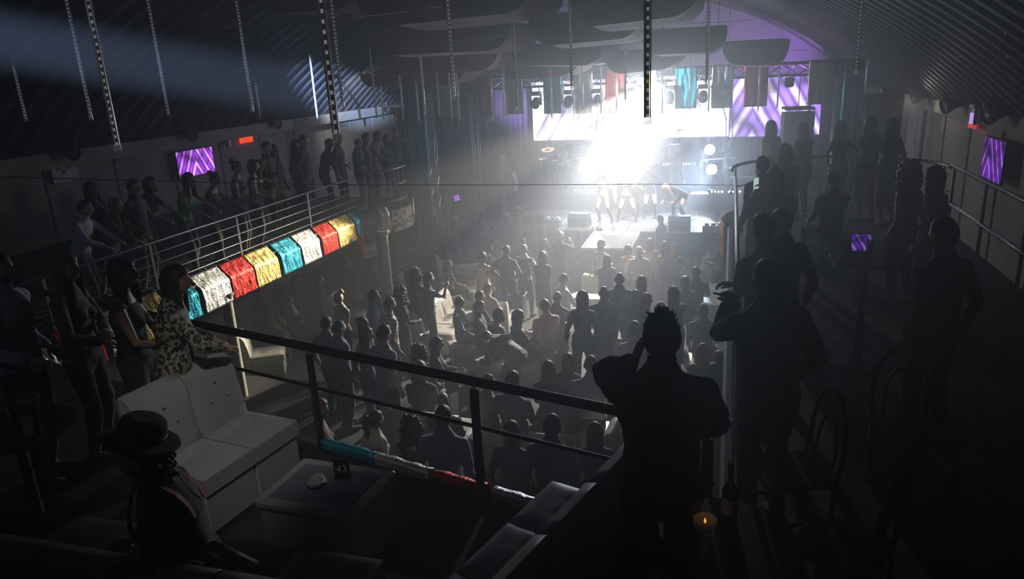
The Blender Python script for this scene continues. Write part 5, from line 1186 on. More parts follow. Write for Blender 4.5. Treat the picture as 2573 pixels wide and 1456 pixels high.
# easel with pale board, small purple monitor
p = at_z(1225, 545, SZ); t = empty('easel_board', p, -.4, 'tilted pale board on a stand at the left of the stage', 'board'); MB().bbox((0, 0, .95), (.42, .03, .50), .01).build('board', mat('pale_board', (.55, .55, .52), .5), t).rotation_euler = (.0, .35, 0)
for a in (0, 2.1, 4.2): MB().tube([(0, 0, .75), (.3*math.cos(a), .3*math.sin(a), 0)], .012, 6).build('leg', m_blackm, t)
MB().tube([(0, .02, .6), (0, .02, 1.0)], .014, 6).build('mast', m_blackm, t)
p = at_z(1150, 505, SZ+.5); t = empty('monitor', p, -.5, 'small purple lit monitor at the left of the stage', 'monitor'); MB().bbox((0, .02, .1), (.34, .04, .24), .01).build('casing', m_black, t).rotation_euler = (0, -.3, 0); MB().box((0, -.004, .1), (.29, .01, .19)).build('screen', mat('purple_screen', (.5, .2, .9), .4, emit=(.45, .16, .95), estr=.8), t).rotation_euler = (0, -.3, 0); MB().tube([(0, .03, -.5), (0, .03, .05)], .015, 6).build('mast', m_blackm, t); MB().cyl((0, .03, -.5), .16, .015, 14).build('foot', m_blackm, t)
def mic_stand(px, py, lab, h=1.45, z=SZ):
    p = at_z(px, py, z); t = empty('microphone_stand', p, 0, lab, 'microphone stand', 'microphone stands'); MB().cyl((0, 0, 0), .12, .015, 14).build('foot', m_blackm, t, 40); MB().tube([(0, 0, 0), (0, 0, h)], .010, 6).build('mast', m_blackm, t); MB().tube([(0, .1, h-.06), (0, -.35, h+.12)], .008, 6).build('boom', m_blackm, t); MB().tube([(0, -.34, h+.115), (0, -.46, h+.16)], [.012, .022], 8).build('microphone', m_black, t)
mic_stand(1258, 548, 'microphone stand in front of the guitar player'); mic_stand(1360, 520, 'microphone stand near the drum kit', 1.3); mic_stand(1745, 520, 'microphone stand at the right of the dancers', 1.4)
# ---- drums, keyboards ---------------------------------------------------------------------------
RZ_ = SZ+.54
m_shell = mat('pearl_drum_shell', (.45, .44, .46), .25, .2); m_skinD = mat('drum_head', (.75, .73, .68), .5); m_brass = mat('cymbal_brass', (.62, .48, .20), .25, .9)
def drum(t, c, r, h, ax=None):
    M = Matrix.Translation(c) @ (ax or Matrix.Identity(4)); d = MB().lathe([(r, -h/2), (r, h/2)], 20, M=M).build('drum_shell', m_shell, t, 40)
    MB().lathe([(r*.97, h/2+.004), (.001, h/2+.006)], 20, M=M, caps=False).build('drum_head', m_skinD, d); 
    for q in (-1, 1): MB().lathe([(r+.012, q*h/2-.012), (r+.014, q*h/2), (r+.012, q*h/2+.012), (r-.004, q*h/2+.01)], 20, M=M, caps=False).build('hoop', m_steel, d, 40)
    for k in range(6): a = k*PI/3; MB().box((r*math.cos(a)*1.02, r*math.sin(a)*1.02, 0), (.02, .02, h*.5), M=M).build('lug', m_steel, d)
def cymbal(t, c, r, tilt=.2):
    MB().lathe([(.02, .02), (.05, .018), (.06, .006), (r*.7, -.004), (r, -.016), (r*.7, -.008), (.001, .0)], 24, M=Matrix.Translation(c) @ Matrix.Rotation(tilt, 4, 'X')).build('cymbal', m_brass, t, 50); MB().tube([(c[0], c[1], 0), c], .010, 6).build('cymbal_stand', m_steel, t)
p = at_z(1415, 470, RZ_); p.y = min(p.y, 26.8); dk = empty('timbale_set', (at_y(1415, 470, 26.4).x, 26.4, RZ_), 0, 'timbales and cymbals of the percussionist at left', 'drum kit', 'percussion')
drum(dk, (-.22, -.1, .86), .19, .2); drum(dk, (.22, -.1, .86), .17, .2); drum(dk, (.62, 0, .75), .15, .5); drum(dk, (.95, .1, .75), .14, .5)
for x in (-.22, .22): 
    for a in (0, 2.1, 4.2): MB().tube([(x, -.1, .75), (x+.25*math.cos(a), -.1+.25*math.sin(a), 0)], .012, 6).build('leg', m_steel, dk)
cymbal(dk, (-.55, .1, 1.35), .24, .3); cymbal(dk, (.7, .2, 1.42), .22, -.2); cymbal(dk, (-.75, -.1, 1.05), .18, .1)
dk = empty('drum_kit', (at_y(1655, 400, 27.6).x, 26.95, DZ_), 0, 'full drum kit behind the singer', 'drum kit', 'percussion')
drum(dk, (0, -.2, .32), .30, .42, Matrix.Rotation(PI/2, 4, 'X')); drum(dk, (-.28, -.1, .78), .15, .22); drum(dk, (.2, -.1, .78), .16, .24); drum(dk, (.6, .25, .45), .2, .4); drum(dk, (-.55, .2, .62), .17, .14); cymbal(dk, (-.7, -.1, 1.15), .24); cymbal(dk, (.75, -.1, 1.2), .26, -.2); cymbal(dk, (-.85, .3, .95), .17, 0)
kb = empty('keyboard', (at_y(1812, 400, 26.0).x, 26.0, RZ_), .5, 'keyboard on a stand at the right of the stage', 'keyboard'); MB().bbox((0, 0, .92), (1.2, .34, .10), .015).build('body', m_black, kb); MB().box((0, -.06, .975), (1.08, .16, .015)).build('white_keys', m_skinD, kb)
for sx in (-1, 1): MB().tube([(sx*.45, -.15, 0), (-sx*.1, .1, .45), (sx*.45, -.05, .9)], .018, 6).build('stand_leg', m_blackm, kb)
kb = empty('keyboard', (at_y(1870, 430, 24.8).x, 24.9, SZ+.0), -.1, 'keyboard rack at the far right of the stage', 'keyboard'); MB().bbox((0, 0, 1.0), (1.1, .34, .10), .015).build('body', m_black, kb); MB().box((0, -.06, 1.055), (1.0, .16, .015)).build('white_keys', m_skinD, kb)
for sx in (-1, 1): MB().tube([(sx*.45, -.15, 0), (sx*.45, .0, .98)], .018, 6).build('stand_leg', m_blackm, kb)
# ---- blinders, foot-light bars, circular truss -----------------------------------------------------
m_bl = mat('blinder_lens', (1, 1, 1), .3, emit=(.75, .9, 1.0), estr=22)
for px, py, Y, l in ((1490, 378, 26.2, 'cool white floodlight left of the drum kit'), (1782, 376, 26.4, 'cool white floodlight right of the drum kit, upper one'), (1787, 425, 26.2, 'cool white floodlight right of the drum kit, lower one')):
    c = at_y(px, py, Y); t = par(c, c+V(.12, -1, .08), l, 1.5, 'stage light', 'cool white floodlights'); t.children[1].data.materials[0] = m_bl
    MB().tube([(0, .2, -.02), (0, .2, RZ_-c.z)], .02, 6).build('stand', m_blackm, t); MB().cyl((0, .2, RZ_-c.z), .16, .02, 14).build('stand_foot', m_blackm, t)
m_ftl = mat('footlight_bulb', (1, .95, .85), .3, emit=(1, .88, .75), estr=7)
def footlights(px0, px1, py, Y, lab, step=.11):
    z_ = RZ_+.065; a = at_z(px0, py, z_) if py > 450 else at_y(px0, py, 26.4); b = at_y(px1, py, a.y); t = empty('footlight_bar', a, 0, lab, 'stage light', 'rows of footlights'); L = b.x-a.x; MB().bbox((L/2, .06, 0), (L+.1, .08, .12), .01).build('bar', m_mh, t)
    for k in range(int(L/step)): MB().ball((.05+k*step, 0, 0), .034, 8, 5).build('bulb', m_ftl, t, 60)
footlights(1442, 1530, 478, 24.9, 'row of small footlights on the riser left of the singer'); footlights(1784, 1864, 482, 24.8, 'row of small footlights on the riser at right'); footlights(1556, 1626, 413, 26.5, 'row of small footlights behind the singer, left'); footlights(1664, 1744, 413, 26.5, 'row of small footlights behind the singer, right')
cx = at_y(1665, 330, 25.4); t = empty('circular_truss', (cx.x, 25.4, cx.z), 0, 'large circular truss ring framing the band', 'truss')
for r in (2.25, 2.05): 
    for dy in (-.1, .1): MB().tube([(r*math.cos(a), dy, r*math.sin(a)) for a in np.linspace(-.35, PI+.35, 40)], .016, 6).build('ring_chord', m_alu, t, 180)
for k, a in enumerate(np.linspace(-.35, PI+.35, 30)): MB().tube([(2.05*math.cos(a), -.1, 2.05*math.sin(a)), (2.25*math.cos(a+.06), .1, 2.25*math.sin(a+.06))], .008, 5).build('brace', m_alu, t)
# ---- loose wires on the roof, small things -----------------------------------------
for k, (pts, Y, l) in enumerate((([(2573, 62), (2545, 108), (2500, 140), (2465, 163), (2430, 165)], 9.0, 'loose pale wire dangling from the roof at the upper right'), ([(2240, 68), (2220, 90), (2222, 105), (2210, 122)], 12.0, 'short loose wire hanging from the roof right of centre'), ([(2132, 125), (2125, 135), (2118, 138)], 20.0, 'tiny loose wire near the purple roof corner'))):
    tag(MB().tube([at_d(x, y, Y) for x, y in pts], .006, 5).build('wire', mat('pale_wire', (.5, .5, .5), .5), None, 180), l, 'wire', 'loose wires on the roof')
for k, (x0, y0, x1, y1, d0, d1, l) in enumerate(((560, 70, 1110, 15, 8, 9.5, 'festoon cable strung across the roof at the top left'), (860, 40, 1050, 22, 8.5, 9.8, 'short festoon cable beside the dim baffle'), (960, 110, 1270, 88, 12.4, 13, 'festoon cable between the left baffles'), (1735, 112, 2030, 126, 17.5, 18.5, 'festoon cable in front of the right baffle'), (1712, 58, 1965, 38, 17, 19, 'festoon cable under the roof near the purple corner'))):
    tag(MB().tube([at_d(x0+(x1-x0)*t, y0+(y1-y0)*t+6*math.sin(PI*t), d0+(d1-d0)*t) for t in np.linspace(0, 1, 9)], .007, 5).build('festoon_cable', mat('pale_wire', (.5, .5, .5), .5), None, 180), l, 'cable', 'festoon cables under the roof')
# poster on the wall behind the far pillar, red ribbon, striped scarf on the dark sofa
c = at_z(962, 600, 2.3); t = empty('poster', (c.x-.35, c.y, 2.1), D(60), 'small pale poster on the panel behind the far pillar', 'poster'); MB().box((0, 0, 0), (.34, .01, .5)).build('sheet', mat('poster_paper', (.42, .40, .44), .6), t); MB().box((0, -.007, .12), (.26, .004, .14)).build('picture', mat('poster_print', (.16, .12, .22), .6), t); MB().box((0, -.007, -.12), (.26, .004, .02)).box((0, -.007, -.17), (.22, .004, .02)).build('text_lines', m_black, t); MB().box((0, .06, -.8), (.05, .05, 2.6)).build('post', m_blackm, t)
c = at_z(908, 625, 2.4)
def P(u, v, c=c): return (c.x-.05+.10*u, c.y, 2.7-.55*v), (0, -1, 0)
drape('foil_ribbon', P, 8, 10, 'red', 'narrow red ribbon hanging under the left balcony', 2.2, .02, 'foil ribbons')
c = at_z(515, 1425, BZ+.62); mb = MB(); mb.grid(22, 10, lambda u, v: (c.x-.22+.44*u, c.y-.12+.24*v, BZ+.60+.07*math.sin(PI*u)+.02*math.sin(20*v+5*u)+.012*noise.noise(V(9*u, 9*v, 0))))
stripes('striped_scarf', (.30, .27, .22), (.03, .03, .03), 12, 1, .4)
tag(solid(mb.build('scarf', MATS['striped_scarf'], None, 180), .012), 'crumpled striped scarf lying on the dark sofa behind the hat wearer', 'scarf')
# ================================================================== WHO STANDS WHERE
# (head px, head py, floor, pose, woman?, turn from facing the stage in degrees, height, hair, colour, top, bottom, label)
T, J, SH, TK, ST, DR_, SD, VS = 'tee', 'jacket', 'shirt', 'tank', 'strapless_top', 'dress', 'short_sleeve_dress', 'vest'
PPL = [
 # --- floor, near the stage
 (995, 602, 'g', 'look_right', 1, -40, 1.66, 'very_long', 'brown', (J, 'black'), ('trousers', 'white'), 'person in black jacket and white trousers beside the far pillar'),
 (1121, 519, 'g', 'relaxed', 0, -60, 1.84, 'short', 'black', (J, 'charcoal'), 0, 'person in open white collar by the teal curtain'),
 (1094, 541, 'g', 'phone', 0, -50, 1.75, 'short', 'black', (J, 'black'), 0, 'person in black holding hands to face near the truss tower'),
 (1140, 535, 'g', 'relaxed', 0, -5, 1.82, 'crop', 'black', (J, 'charcoal'), 0, 'tall person in dark suit left of the stage front'),
 (1210, 533, 'g', 'front', 0, -65, 1.72, 'short', 'black', (SH, 'purple'), 0, 'person in purple shirt looking at a phone by the stage'),
 (1240, 562, 'g', 'front', 1, -40, 1.60, 'bob', 'black', (SH, 'charcoal'), 0, 'person in charcoal top beside the purple shirt'),
 (1284, 566, 'g', 'bend', 1, -70, 1.66, 'short', 'brown', (TK, 'cream'), ('trousers', 'black'), 'person in cream blouse bending over toward the right'),
 (1302, 516, 'g', 'look_left', 0, -10, 1.86, 'balding', 'black', (SH, 'camo'), 0, 'person in camouflage shirt leaning on the stage edge'),
 (1360, 535, 'g', 'relaxed', 1, 5, 1.72, 'long_wavy', 'brown', (ST, 'black'), ('trousers', 'black'), 'person in black strapless top with long hair at the stage edge'),
 (1408, 581, 'g', 'phone', 0, 0, 1.80, 'short', 'grey', (J, 'charcoal'), 0, 'person in dark jacket filming with a raised camera before the runway'),
 (1366, 600, 'g', 'look_right', 1, -60, 1.62, 'long_wavy', 'auburn', (SH, 'brown'), 0, 'person in brown top turned right below the stage box'),
 (1314, 599, 'g', 'relaxed', 0, -10, 1.70, 'short', 'black', (SH, 'charcoal'), 0, 'person in charcoal shirt behind the one in waistcoat'),
 (1243, 599, 'g', 'sit_turn', 1, -40, 1.60, 'long_wavy', 'auburn', (SH, 'brown'), 0, 'person in brown top sitting behind the raised phone'),
 (1228, 614, 'g', 'phone', 1, -20, 1.60, 'bob', 'brown', (TK, 'black'), 0, 'person with bare arms holding up a phone near the centre left'),
 (1456, 579, 'g', 'sit', 0, 20, 1.7, 'short', 'black', (SH, 'charcoal'), 0, 'person in charcoal crouched against the stage left of the runway'),
 (1659, 541, 'g', 'front', 0, 40, 1.74, 'short', 'black', (J, 'black'), 0, 'dark silhouetted person in cap at the stage edge right of the runway'),
 # --- centre rows
 (1272, 616, 'g', 'hips', 0, 5, 1.78, 'crop', 'black', (J, 'navy'), ('trousers', 'navy'), 'person in navy suit with hands on hips at centre'),
 (1316, 613, 'g', 'drink', 0, -5, 1.76, 'balding', 'grey', (SH, 'white'), ('trousers', 'charcoal'), 'person in dark waistcoat over white sleeves at centre'),
 (1363, 632, 'g', 'front', 1, 0, 1.68, 'long', 'auburn', (SH, 'dkbrown'), ('skirt', 'black', .55), 'person in dark brown top right of the waistcoat'),
 (1212, 634, 'g', 'relaxed', 1, 10, 1.64, 'bob', 'black', (SD, 'floral_white'), 0, 'person in white floral dress before the tufted sofa'),
 (1126, 637, 'g', 'sit_turn', 0, -40, 1.74, 'short', 'black', (SH, 'denim'), 0, 'person in denim shirt seated left of the tufted sofa'),
 (1127, 655, 'g', 'sit', 1, -20, 1.60, 'long_wavy', 'blonde', (TK, 'tan'), 0, 'seated person in tan top with pale hair at the tufted sofa'),
 (1511, 602, 'g', 'look_right', 1, -20, 1.72, 'very_long', 'light_brown', (ST, 'beige'), ('trousers', 'charcoal'), 'person in beige top directly before the runway'),
 (1525, 641, 'g', 'front', 1, 0, 1.58, 'long', 'black', (J, 'charcoal'), 0, 'shorter person in charcoal jacket below the runway'),
 (1578, 615, 'g', 'crossed', 1, 0, 1.66, 'bob', 'black', (ST, 'cream'), ('skirt', 'charcoal', .55), 'person in cream strapless top and dark skirt right of the runway'),
 (1606, 619, 'g', 'relaxed', 0, 0, 1.66, 'short', 'grey', (SH, 'ltgrey'), 0, 'person in light grey top half hidden right of the runway'),
 (1633, 599, 'g', 'relaxed', 1, 5, 1.74, 'long', 'brown', (SD, 'beige'), ('skirt', 'charcoal', .6), 'person in beige top and dark skirt, tallest of the row at right'),
 (1671, 607, 'g', 'crossed', 1, 10, 1.72, 'long_wavy', 'auburn', (ST, 'brown'), ('skirt', 'dkbrown', .85), 'person in long brown dress at the end of the row'),
 (1694, 611, 'g', 'look_right', 1, -20, 1.66, 'long', 'blonde', (TK, 'cream'), 0, 'person in cream top behind the long brown dress'),
 (1738, 621, 'g', 'sit', 1, 0, 1.64, 'bob', 'light_brown', (SH, 'tan'), 0, 'person in tan top sitting on the long white sofa, left'),
 (1785, 613, 'g', 'sit', 0, 0, 1.80, 'short', 'black', (SH, 'white'), 0, 'person in white shirt sitting on the long white sofa, right'),
 (1806, 593, 'g', 'look_left', 1, 20, 1.66, 'long', 'blonde', (TK, 'beige'), 0, 'person in beige top standing under the right pod'),
 (1818, 585, 'g', 'relaxed', 0, 0, 1.74, 'short', 'black', (SH, 'charcoal'), 0, 'person in charcoal behind the beige top under the right pod'),
 (1749, 669, 'g', 'drink', 0, -5, 1.74, 'crop', 'black', (SH, 'grey'), ('trousers', 'charcoal'), 'person in grey shirt before the long white sofa'),
 (1722, 695, 'g', 'front', 1, -10, 1.60, 'bob', 'brown', (SH, 'dkbrown'), 0, 'person in dark brown beside the grey shirt at right'),
 # --- middle rows
 (1557, 684, 'g', 'relaxed', 0, 0, 1.80, 'balding', 'black', (SH, 'charcoal'), 0, 'broad person in charcoal shirt standing at centre right'),
 (1612, 694, 'g', 'front', 1, -20, 1.66, 'long', 'red', (SH, 'dkbrown'), 0, 'person with vivid red hair in dark top at centre right'),
 (1416, 687, 'g', 'sit_turn', 0, -30, 1.78, 'crop', 'black', (SH, 'ltblue'), ('trousers', 'charcoal'), 'person in grey blue shirt seated facing right at centre'),
 (1400, 731, 'g', 'sit', 0, -15, 1.72, 'balding', 'black', (SH, 'charcoal'), 0, 'person in dark shirt seated left of the tall standing person'),
 (1463, 731, 'g', 'relaxed', 1, 3, 1.78, 'very_long', 'black', (SH, 'black'), ('trousers', 'black'), 'tall person in black with very long hair at centre'),
 (1517, 718, 'g', 'front', 0, 0, 1.78, 'balding', 'black', (SH, 'charcoal'), 0, 'bald broad person in charcoal right of the long-haired one'),
 (1597, 728, 'g', 'relaxed', 0, -5, 1.72, 'short', 'black', (SH, 'black'), 0, 'person in black between the red-haired pair at right'),
 (1624, 738, 'g', 'look_right', 1, -30, 1.66, 'long_wavy', 'red', (SH, 'black'), 0, 'second person with red hair, nearer, behind the checked jacket'),
 (1659, 757, 'g', 'drink', 0, -40, 1.66, 'balding', 'grey', (SH, 'grey'), 0, 'person in grey turned right just above the foreground head'),
 (1693, 721, 'g', 'crossed', 1, 10, 1.70, 'long', 'brown', (SD, 'brown'), ('skirt', 'brown', .6), 'person in brown dress right of the foreground head'),
 (1156, 748, 'g', 'sit_turn', 0, -45, 1.84, 'balding', 'brown', (SH, 'ltblue'), ('trousers', 'charcoal'), 'person in light blue shirt seated at the end of the cream sofa'),
 (1204, 731, 'g', 'sit', 0, -35, 1.72, 'short', 'black', (SH, 'charcoal'), 0, 'person in charcoal shirt seated behind the light blue shirt'),
 (1204, 756, 'g', 'sit_turn', 0, -45, 1.78, 'short', 'black', (SH, 'navy'), 0, 'person in navy shirt seated right of the light blue shirt'),
 (1225, 711, 'g', 'sit', 0, -10, 1.70, 'short', 'black', (SH, 'ltgrey'), 0, 'person in pale shirt seated with back to the pale sofa'),
 (1252, 775, 'g', 'sit_fwd', 1, -20, 1.66, 'bob', 'black', (TK, 'dkbrown'), 0, 'person in dark sleeveless top seated at the bucket table'),
 (1298, 774, 'g', 'sit_turn', 1, -25, 1.66, 'long', 'auburn', (SH, 'striped_dark'), 0, 'person in dark striped top seated at the bucket table'),
 (1368, 752, 'g', 'sit_turn', 0, 60, 1.80, 'short', 'black', (SH, 'pink'), 0, 'person in pink shirt seated behind the ice bucket'),
 (1222, 832, 'g', 'bend', 0, 70, 1.80, 'short', 'black', (J, 'grey'), ('trousers', 'black'), 'person in grey jacket bent forward over the table'),
 (1096, 848, 'g', 'sit_turn', 1, -40, 1.70, 'long', 'brown', (J, 'black'), 0, 'person in black jacket and cap seated below the light blue shirt'),
 (1052, 871, 'g', 'sit', 1, -10, 1.66, 'curly', 'black', (SH, 'charcoal'), 0, 'person with curly hair in charcoal near the railing'),
 (977, 747, 'g', 'relaxed', 0, -25, 1.78, 'short', 'black', (T, 'striped_white'), ('trousers', 'charcoal'), 'person in white and black striped shirt'),
 (964, 816, 'g', 'relaxed', 0, -20, 1.78, 'short', 'black', (SH, 'lilac'), ('trousers', 'black'), 'person in pale lilac shirt just above the railing'),
 (1006, 724, 'g', 'look_right', 1, -30, 1.66, 'curly', 'brown', (SH, 'black'), 0, 'person in black with bushy curls behind the striped shirt'),
 (1043, 677, 'g', 'relaxed', 1, -10, 1.70, 'curly', 'black', (SD, 'black'), ('skirt', 'black', .8), 'person in long black dress left of the tufted sofa'),
 (1075, 684, 'g', 'phone', 0, -35, 1.66, 'short', 'black', (T, 'black'), 0, 'person in black shirt raising a phone beside the long black dress'),
 (937, 729, 'g', 'drink', 0, -55, 1.76, 'short', 'black', (SH, 'ltblue'), 0, 'person in pale blue shirt drinking, left of the striped shirt'),
 (848, 735, 'g', 'front', 1, 170, 1.62, 'bun', 'blonde', (T, 'leopard_cloth'), 0, 'person in patterned shirt with tied-up hair facing the viewer'),
 (938, 657, 'g', 'look_right', 1, -50, 1.72, 'long', 'auburn', (J, 'charcoal'), ('trousers', 'denim'), 'person in charcoal jacket under the left balcony by the pillar'),
 (724, 745, 'g', 'front', 0, 160, 1.70, 'short', 'black', (SH, 'beige'), 0, 'person in beige shirt and hat facing the viewer under the foil'),
 (741, 690, 'g', 'relaxed', 0, -30, 1.80, 'crop', 'black', (J, 'charcoal'), 0, 'person in dark suit standing under the left balcony'),
 (646, 724, 'g', 'look_right', 1, 120, 1.66, 'bob', 'auburn', (T, 'brown'), 0, 'person in brown top under the red foil drape'),
 (696, 713, 'g', 'front', 1, 100, 1.64, 'long', 'brown', (TK, 'black'), 0, 'person in black sleeveless top beside the dark suit'),
 (818, 796, 'g', 'relaxed', 0, -10, 1.70, 'short', 'black', (SH, 'grey'), 0, 'person in grey shirt left of the railing post'),
 (851, 804, 'g', 'relaxed', 0, -20, 1.78, 'crop', 'black', (J, 'grey'), ('trousers', 'charcoal'), 'person in grey suit behind the near railing'),
 (906, 797, 'g', 'front', 1, 110, 1.62, 'long', 'black', (SH, 'charcoal'), 0, 'person in charcoal facing left beside the grey suit'),
 (918, 823, 'g', 'look_right', 1, -20, 1.66, 'long', 'auburn', (SH, 'dkbrown'), 0, 'person in dark brown top left of the lilac shirt'),
 (752, 793, 'g', 'sit_turn', 1, -30, 1.66, 'long', 'black', (SH, 'black'), 0, 'person in black seated left behind the near railing'),
 (702, 800, 'g', 'sit', 0, 150, 1.70, 'short', 'black', (SH, 'charcoal'), 0, 'person in charcoal seated facing the viewer under the foil'),
 (800, 690, 'g', 'relaxed', 0, -20, 1.74, 'short', 'black', (SH, 'black'), 0, 'person in black shirt deep under the left balcony'),
 (870, 650, 'g', 'relaxed', 0, 20, 1.74, 'short', 'black', (J, 'black'), 0, 'person in black jacket in the shadow under the gold foil'),
 # --- right of the foreground man
 (1768, 763, 'g', 'sit', 0, 0, 1.74, 'short', 'black', (SH, 'charcoal'), 0, 'person in charcoal seated left of the white rolled sofa'),
 (1767, 864, 'g', 'sit_fwd', 1, -10, 1.66, 'long', 'auburn', (SH, 'dkbrown'), 0, 'person in dark brown leaning over the red bucket'),
 (1808, 884, 'g', 'sit', 1, 0, 1.62, 'bob', 'auburn', (TK, 'orange'), 0, 'person in orange top beside the red bucket'),
 (1794, 914, 'g', 'sit', 1, 0, 1.66, 'long', 'brown', (SH, 'charcoal'), 0, 'person in charcoal below the orange top'),
 (1839, 866, 'g', 'sit_turn', 1, 30, 1.62, 'long', 'brown', (SH, 'brown'), 0, 'person in brown at the right balcony edge'),
 (1597, 805, 'g', 'sit', 0, 0, 1.78, 'short', 'black', (SH, 'ltgrey'), 0, 'person in pale grey shirt left of the foreground head'),
 # --- near rows under the railing
 (1484, 893, 'g', 'sit', 0, 0, 1.80, 'crop', 'black', (T, 'white'), ('trousers', 'charcoal'), 'person in white shirt seated left of the checked jacket'),
 (1427, 889, 'g', 'sit', 1, -5, 1.66, 'long', 'auburn', (SH, 'charcoal'), 0, 'person in charcoal seated beside the white shirt'),
 (1377, 908, 'g', 'sit', 1, -5, 1.66, 'long', 'red', (J, 'charcoal'), 0, 'person with red hair in charcoal jacket, centre under the railing'),
 (1225, 940, 'g', 'sit_turn', 0, -20, 1.70, 'crop', 'black', (SH, 'brown'), 0, 'person in rust brown top beside the railing post'),
 (1287, 933, 'g', 'sit', 0, -10, 1.72, 'short', 'black', (SH, 'grey'), 0, 'person in grey shirt seated right of the railing post'),
 (1111, 988, 'g', 'sit', 0, 0, 1.60, 'crop', 'grey', (SH, 'charcoal'), 0, 'person in charcoal just above the lilac white shirt'),
 (1111, 1018, 'g', 'relaxed', 0, -5, 1.80, 'crop', 'black', (SH, 'lilac'), ('trousers', 'black'), 'broad person in lilac white shirt under the near railing'),
 (942, 1033, 'g', 'relaxed', 1, -20, 1.55, 'ponytail', 'auburn', (SH, 'cream'), 0, 'person with ponytail and cream shirt under the near railing'),
 (1032, 1050, 'g', 'relaxed', 1, 0, 1.60, 'curly', 'black', (TK, 'black'), 0, 'person with dark curly hair between cream and lilac shirts'),
 (802, 1003, 'g', 'look_right', 1, -60, 1.68, 'short', 'red', (ST, 'brown'), 0, 'person with bare shoulders and glasses behind the railing post'),
 (1284, 1060, 'g', 'relaxed', 1, -10, 1.60, 'long', 'auburn', (SH, 'black'), 0, 'person in black with auburn hair right of the railing post'),
 (1386, 1042, 'g', 'relaxed', 0, -5, 1.70, 'short', 'brown', (SH, 'charcoal'), ('trousers', 'black'), 'person in charcoal shirt low at centre right of the post'),
 (1494, 1063, 'g', 'relaxed', 1, 0, 1.60, 'long', 'red', (SH, 'black'), 0, 'person with reddish hair low beside the foreground sofa'),
 (1050, 905, 'g', 'sit', 1, 10, 1.62, 'bob', 'auburn', (SH, 'dkbrown'), 0, 'person in dark brown leaning below the curly hair'),
 # --- left balcony
 (953, 329, 'b', 'rail', 0, -45, 1.80, 'short', 'black', (SH, 'grey'), ('trousers', 'charcoal'), 'person in grey shirt at the pod rail of the left balcony'),
 (987, 327, 'b', 'phone', 0, -70, 1.78, 'crop', 'black', (SH, 'charcoal'), ('trousers', 'black'), 'person photographing at the tip of the left pod'),
 (919, 333, 'b', 'relaxed', 0, -45, 1.76, 'short', 'black', (SH, 'charcoal'), 0, 'person in charcoal shirt behind the grey shirt on the pod'),
 (901, 347, 'b', 'drink', 0, -50, 1.74, 'crop', 'black', (J, 'navy'), 0, 'person in navy jacket holding a glass near the pod'),
 (972, 338, 'b', 'relaxed', 1, -60, 1.70, 'long', 'brown', (SH, 'black'), ('trousers', 'denim'), 'person in black top behind the pod photographer'),
 (826, 348, 'b', 'rail', 0, -50, 1.72, 'short', 'black', (SH, 'black'), 0, 'person in black leaning on the left balcony near the pillar tube'),
 (834, 335, 'b', 'relaxed', 0, -40, 1.78, 'short', 'black', (SH, 'charcoal'), 0, 'person in charcoal standing behind the leaning one in black'),
 (760, 338, 'b', 'relaxed', 0, -35, 1.80, 'crop', 'black', (SH, 'charcoal'), 0, 'tall person in charcoal shirt midway on the left balcony'),
 (740, 351, 'b', 'relaxed', 1, -45, 1.68, 'long', 'black', (SH, 'black'), 0, 'person in black beside the tall one midway on the left balcony'),
 (668, 354, 'b', 'drink', 0, -60, 1.80, 'crop', 'black', (SH, 'charcoal'), 0, 'person in dark shirt at the wall right of the television'),
 (685, 363, 'b', 'relaxed', 1, -60, 1.70, 'long', 'black', (SH, 'black'), 0, 'person in black half hidden by the dark shirt at the wall'),
 (606, 403, 'b', 'front', 1, -50, 1.66, 'bun', 'black', (TK, 'black'), ('trousers', 'charcoal'), 'person in black sleeveless top with tied hair at the left rail'),
 (634, 401, 'b', 'front', 1, -40, 1.66, 'bob', 'black', (TK, 'charcoal'), 0, 'person in charcoal top behind the outstretched arm'),
 (650, 402, 'b', 'rail', 1, -55, 1.68, 'long', 'black', (ST, 'black'), ('skirt', 'black', .55), 'person in strapless black dress with one arm over the left rail'),
 (471, 434, 'b', 'rail', 1, -60, 1.68, 'long', 'black', (TK, 'green'), ('trousers', 'charcoal'), 'person in green top leaning on the left rail below the television'),
 (538, 433, 'b', 'rail', 1, -55, 1.66, 'bun', 'black', (TK, 'charcoal'), ('trousers', 'black'), 'person in dark patterned top right of the green top'),
 (374, 445, 'b', 'rail', 1, -55, 1.70, 'bob', 'black', (T, 'black'), ('trousers', 'charcoal'), 'person in black short sleeves left of the green top'),
 (333, 450, 'b', 'relaxed', 0, -55, 1.74, 'short', 'black', (SH, 'black'), 0, 'person in black behind the short-sleeved one at the left rail'),
 (234, 500, 'b', 'rail', 0, -60, 1.76, 'short', 'black', (SH, 'lilac'), ('trousers', 'charcoal'), 'person in pale lilac shirt leaning at the dark left rail'),
 (288, 497, 'b', 'rail', 1, -50, 1.68, 'very_long', 'light_brown', (SH, 'dkbrown'), 0, 'person with very long hair beside the lilac shirt at the left rail'),
 (226, 458, 'b', 'relaxed', 1, -60, 1.66, 'long', 'black', (SH, 'black'), 0, 'person in black behind the lilac shirt, barely lit'),
 # --- right balcony
 (1938, 303, 'b', 'relaxed', 1, 10, 1.72, 'long_wavy', 'brown', (TK, 'grey'), ('trousers', 'black'), 'person in sleeveless grey top on the right pod, leftmost'),
 (2019, 307, 'b', 'front', 1, 12, 1.72, 'long', 'blonde', (SH, 'black'), 0, 'person with fair hair in black on the right pod, second from left'),
 (2112, 304, 'b', 'hips', 1, 12, 1.72, 'long', 'light_brown', (TK, 'black'), ('trousers', 'black'), 'person in black sleeveless dress on the right pod, in the middle'),
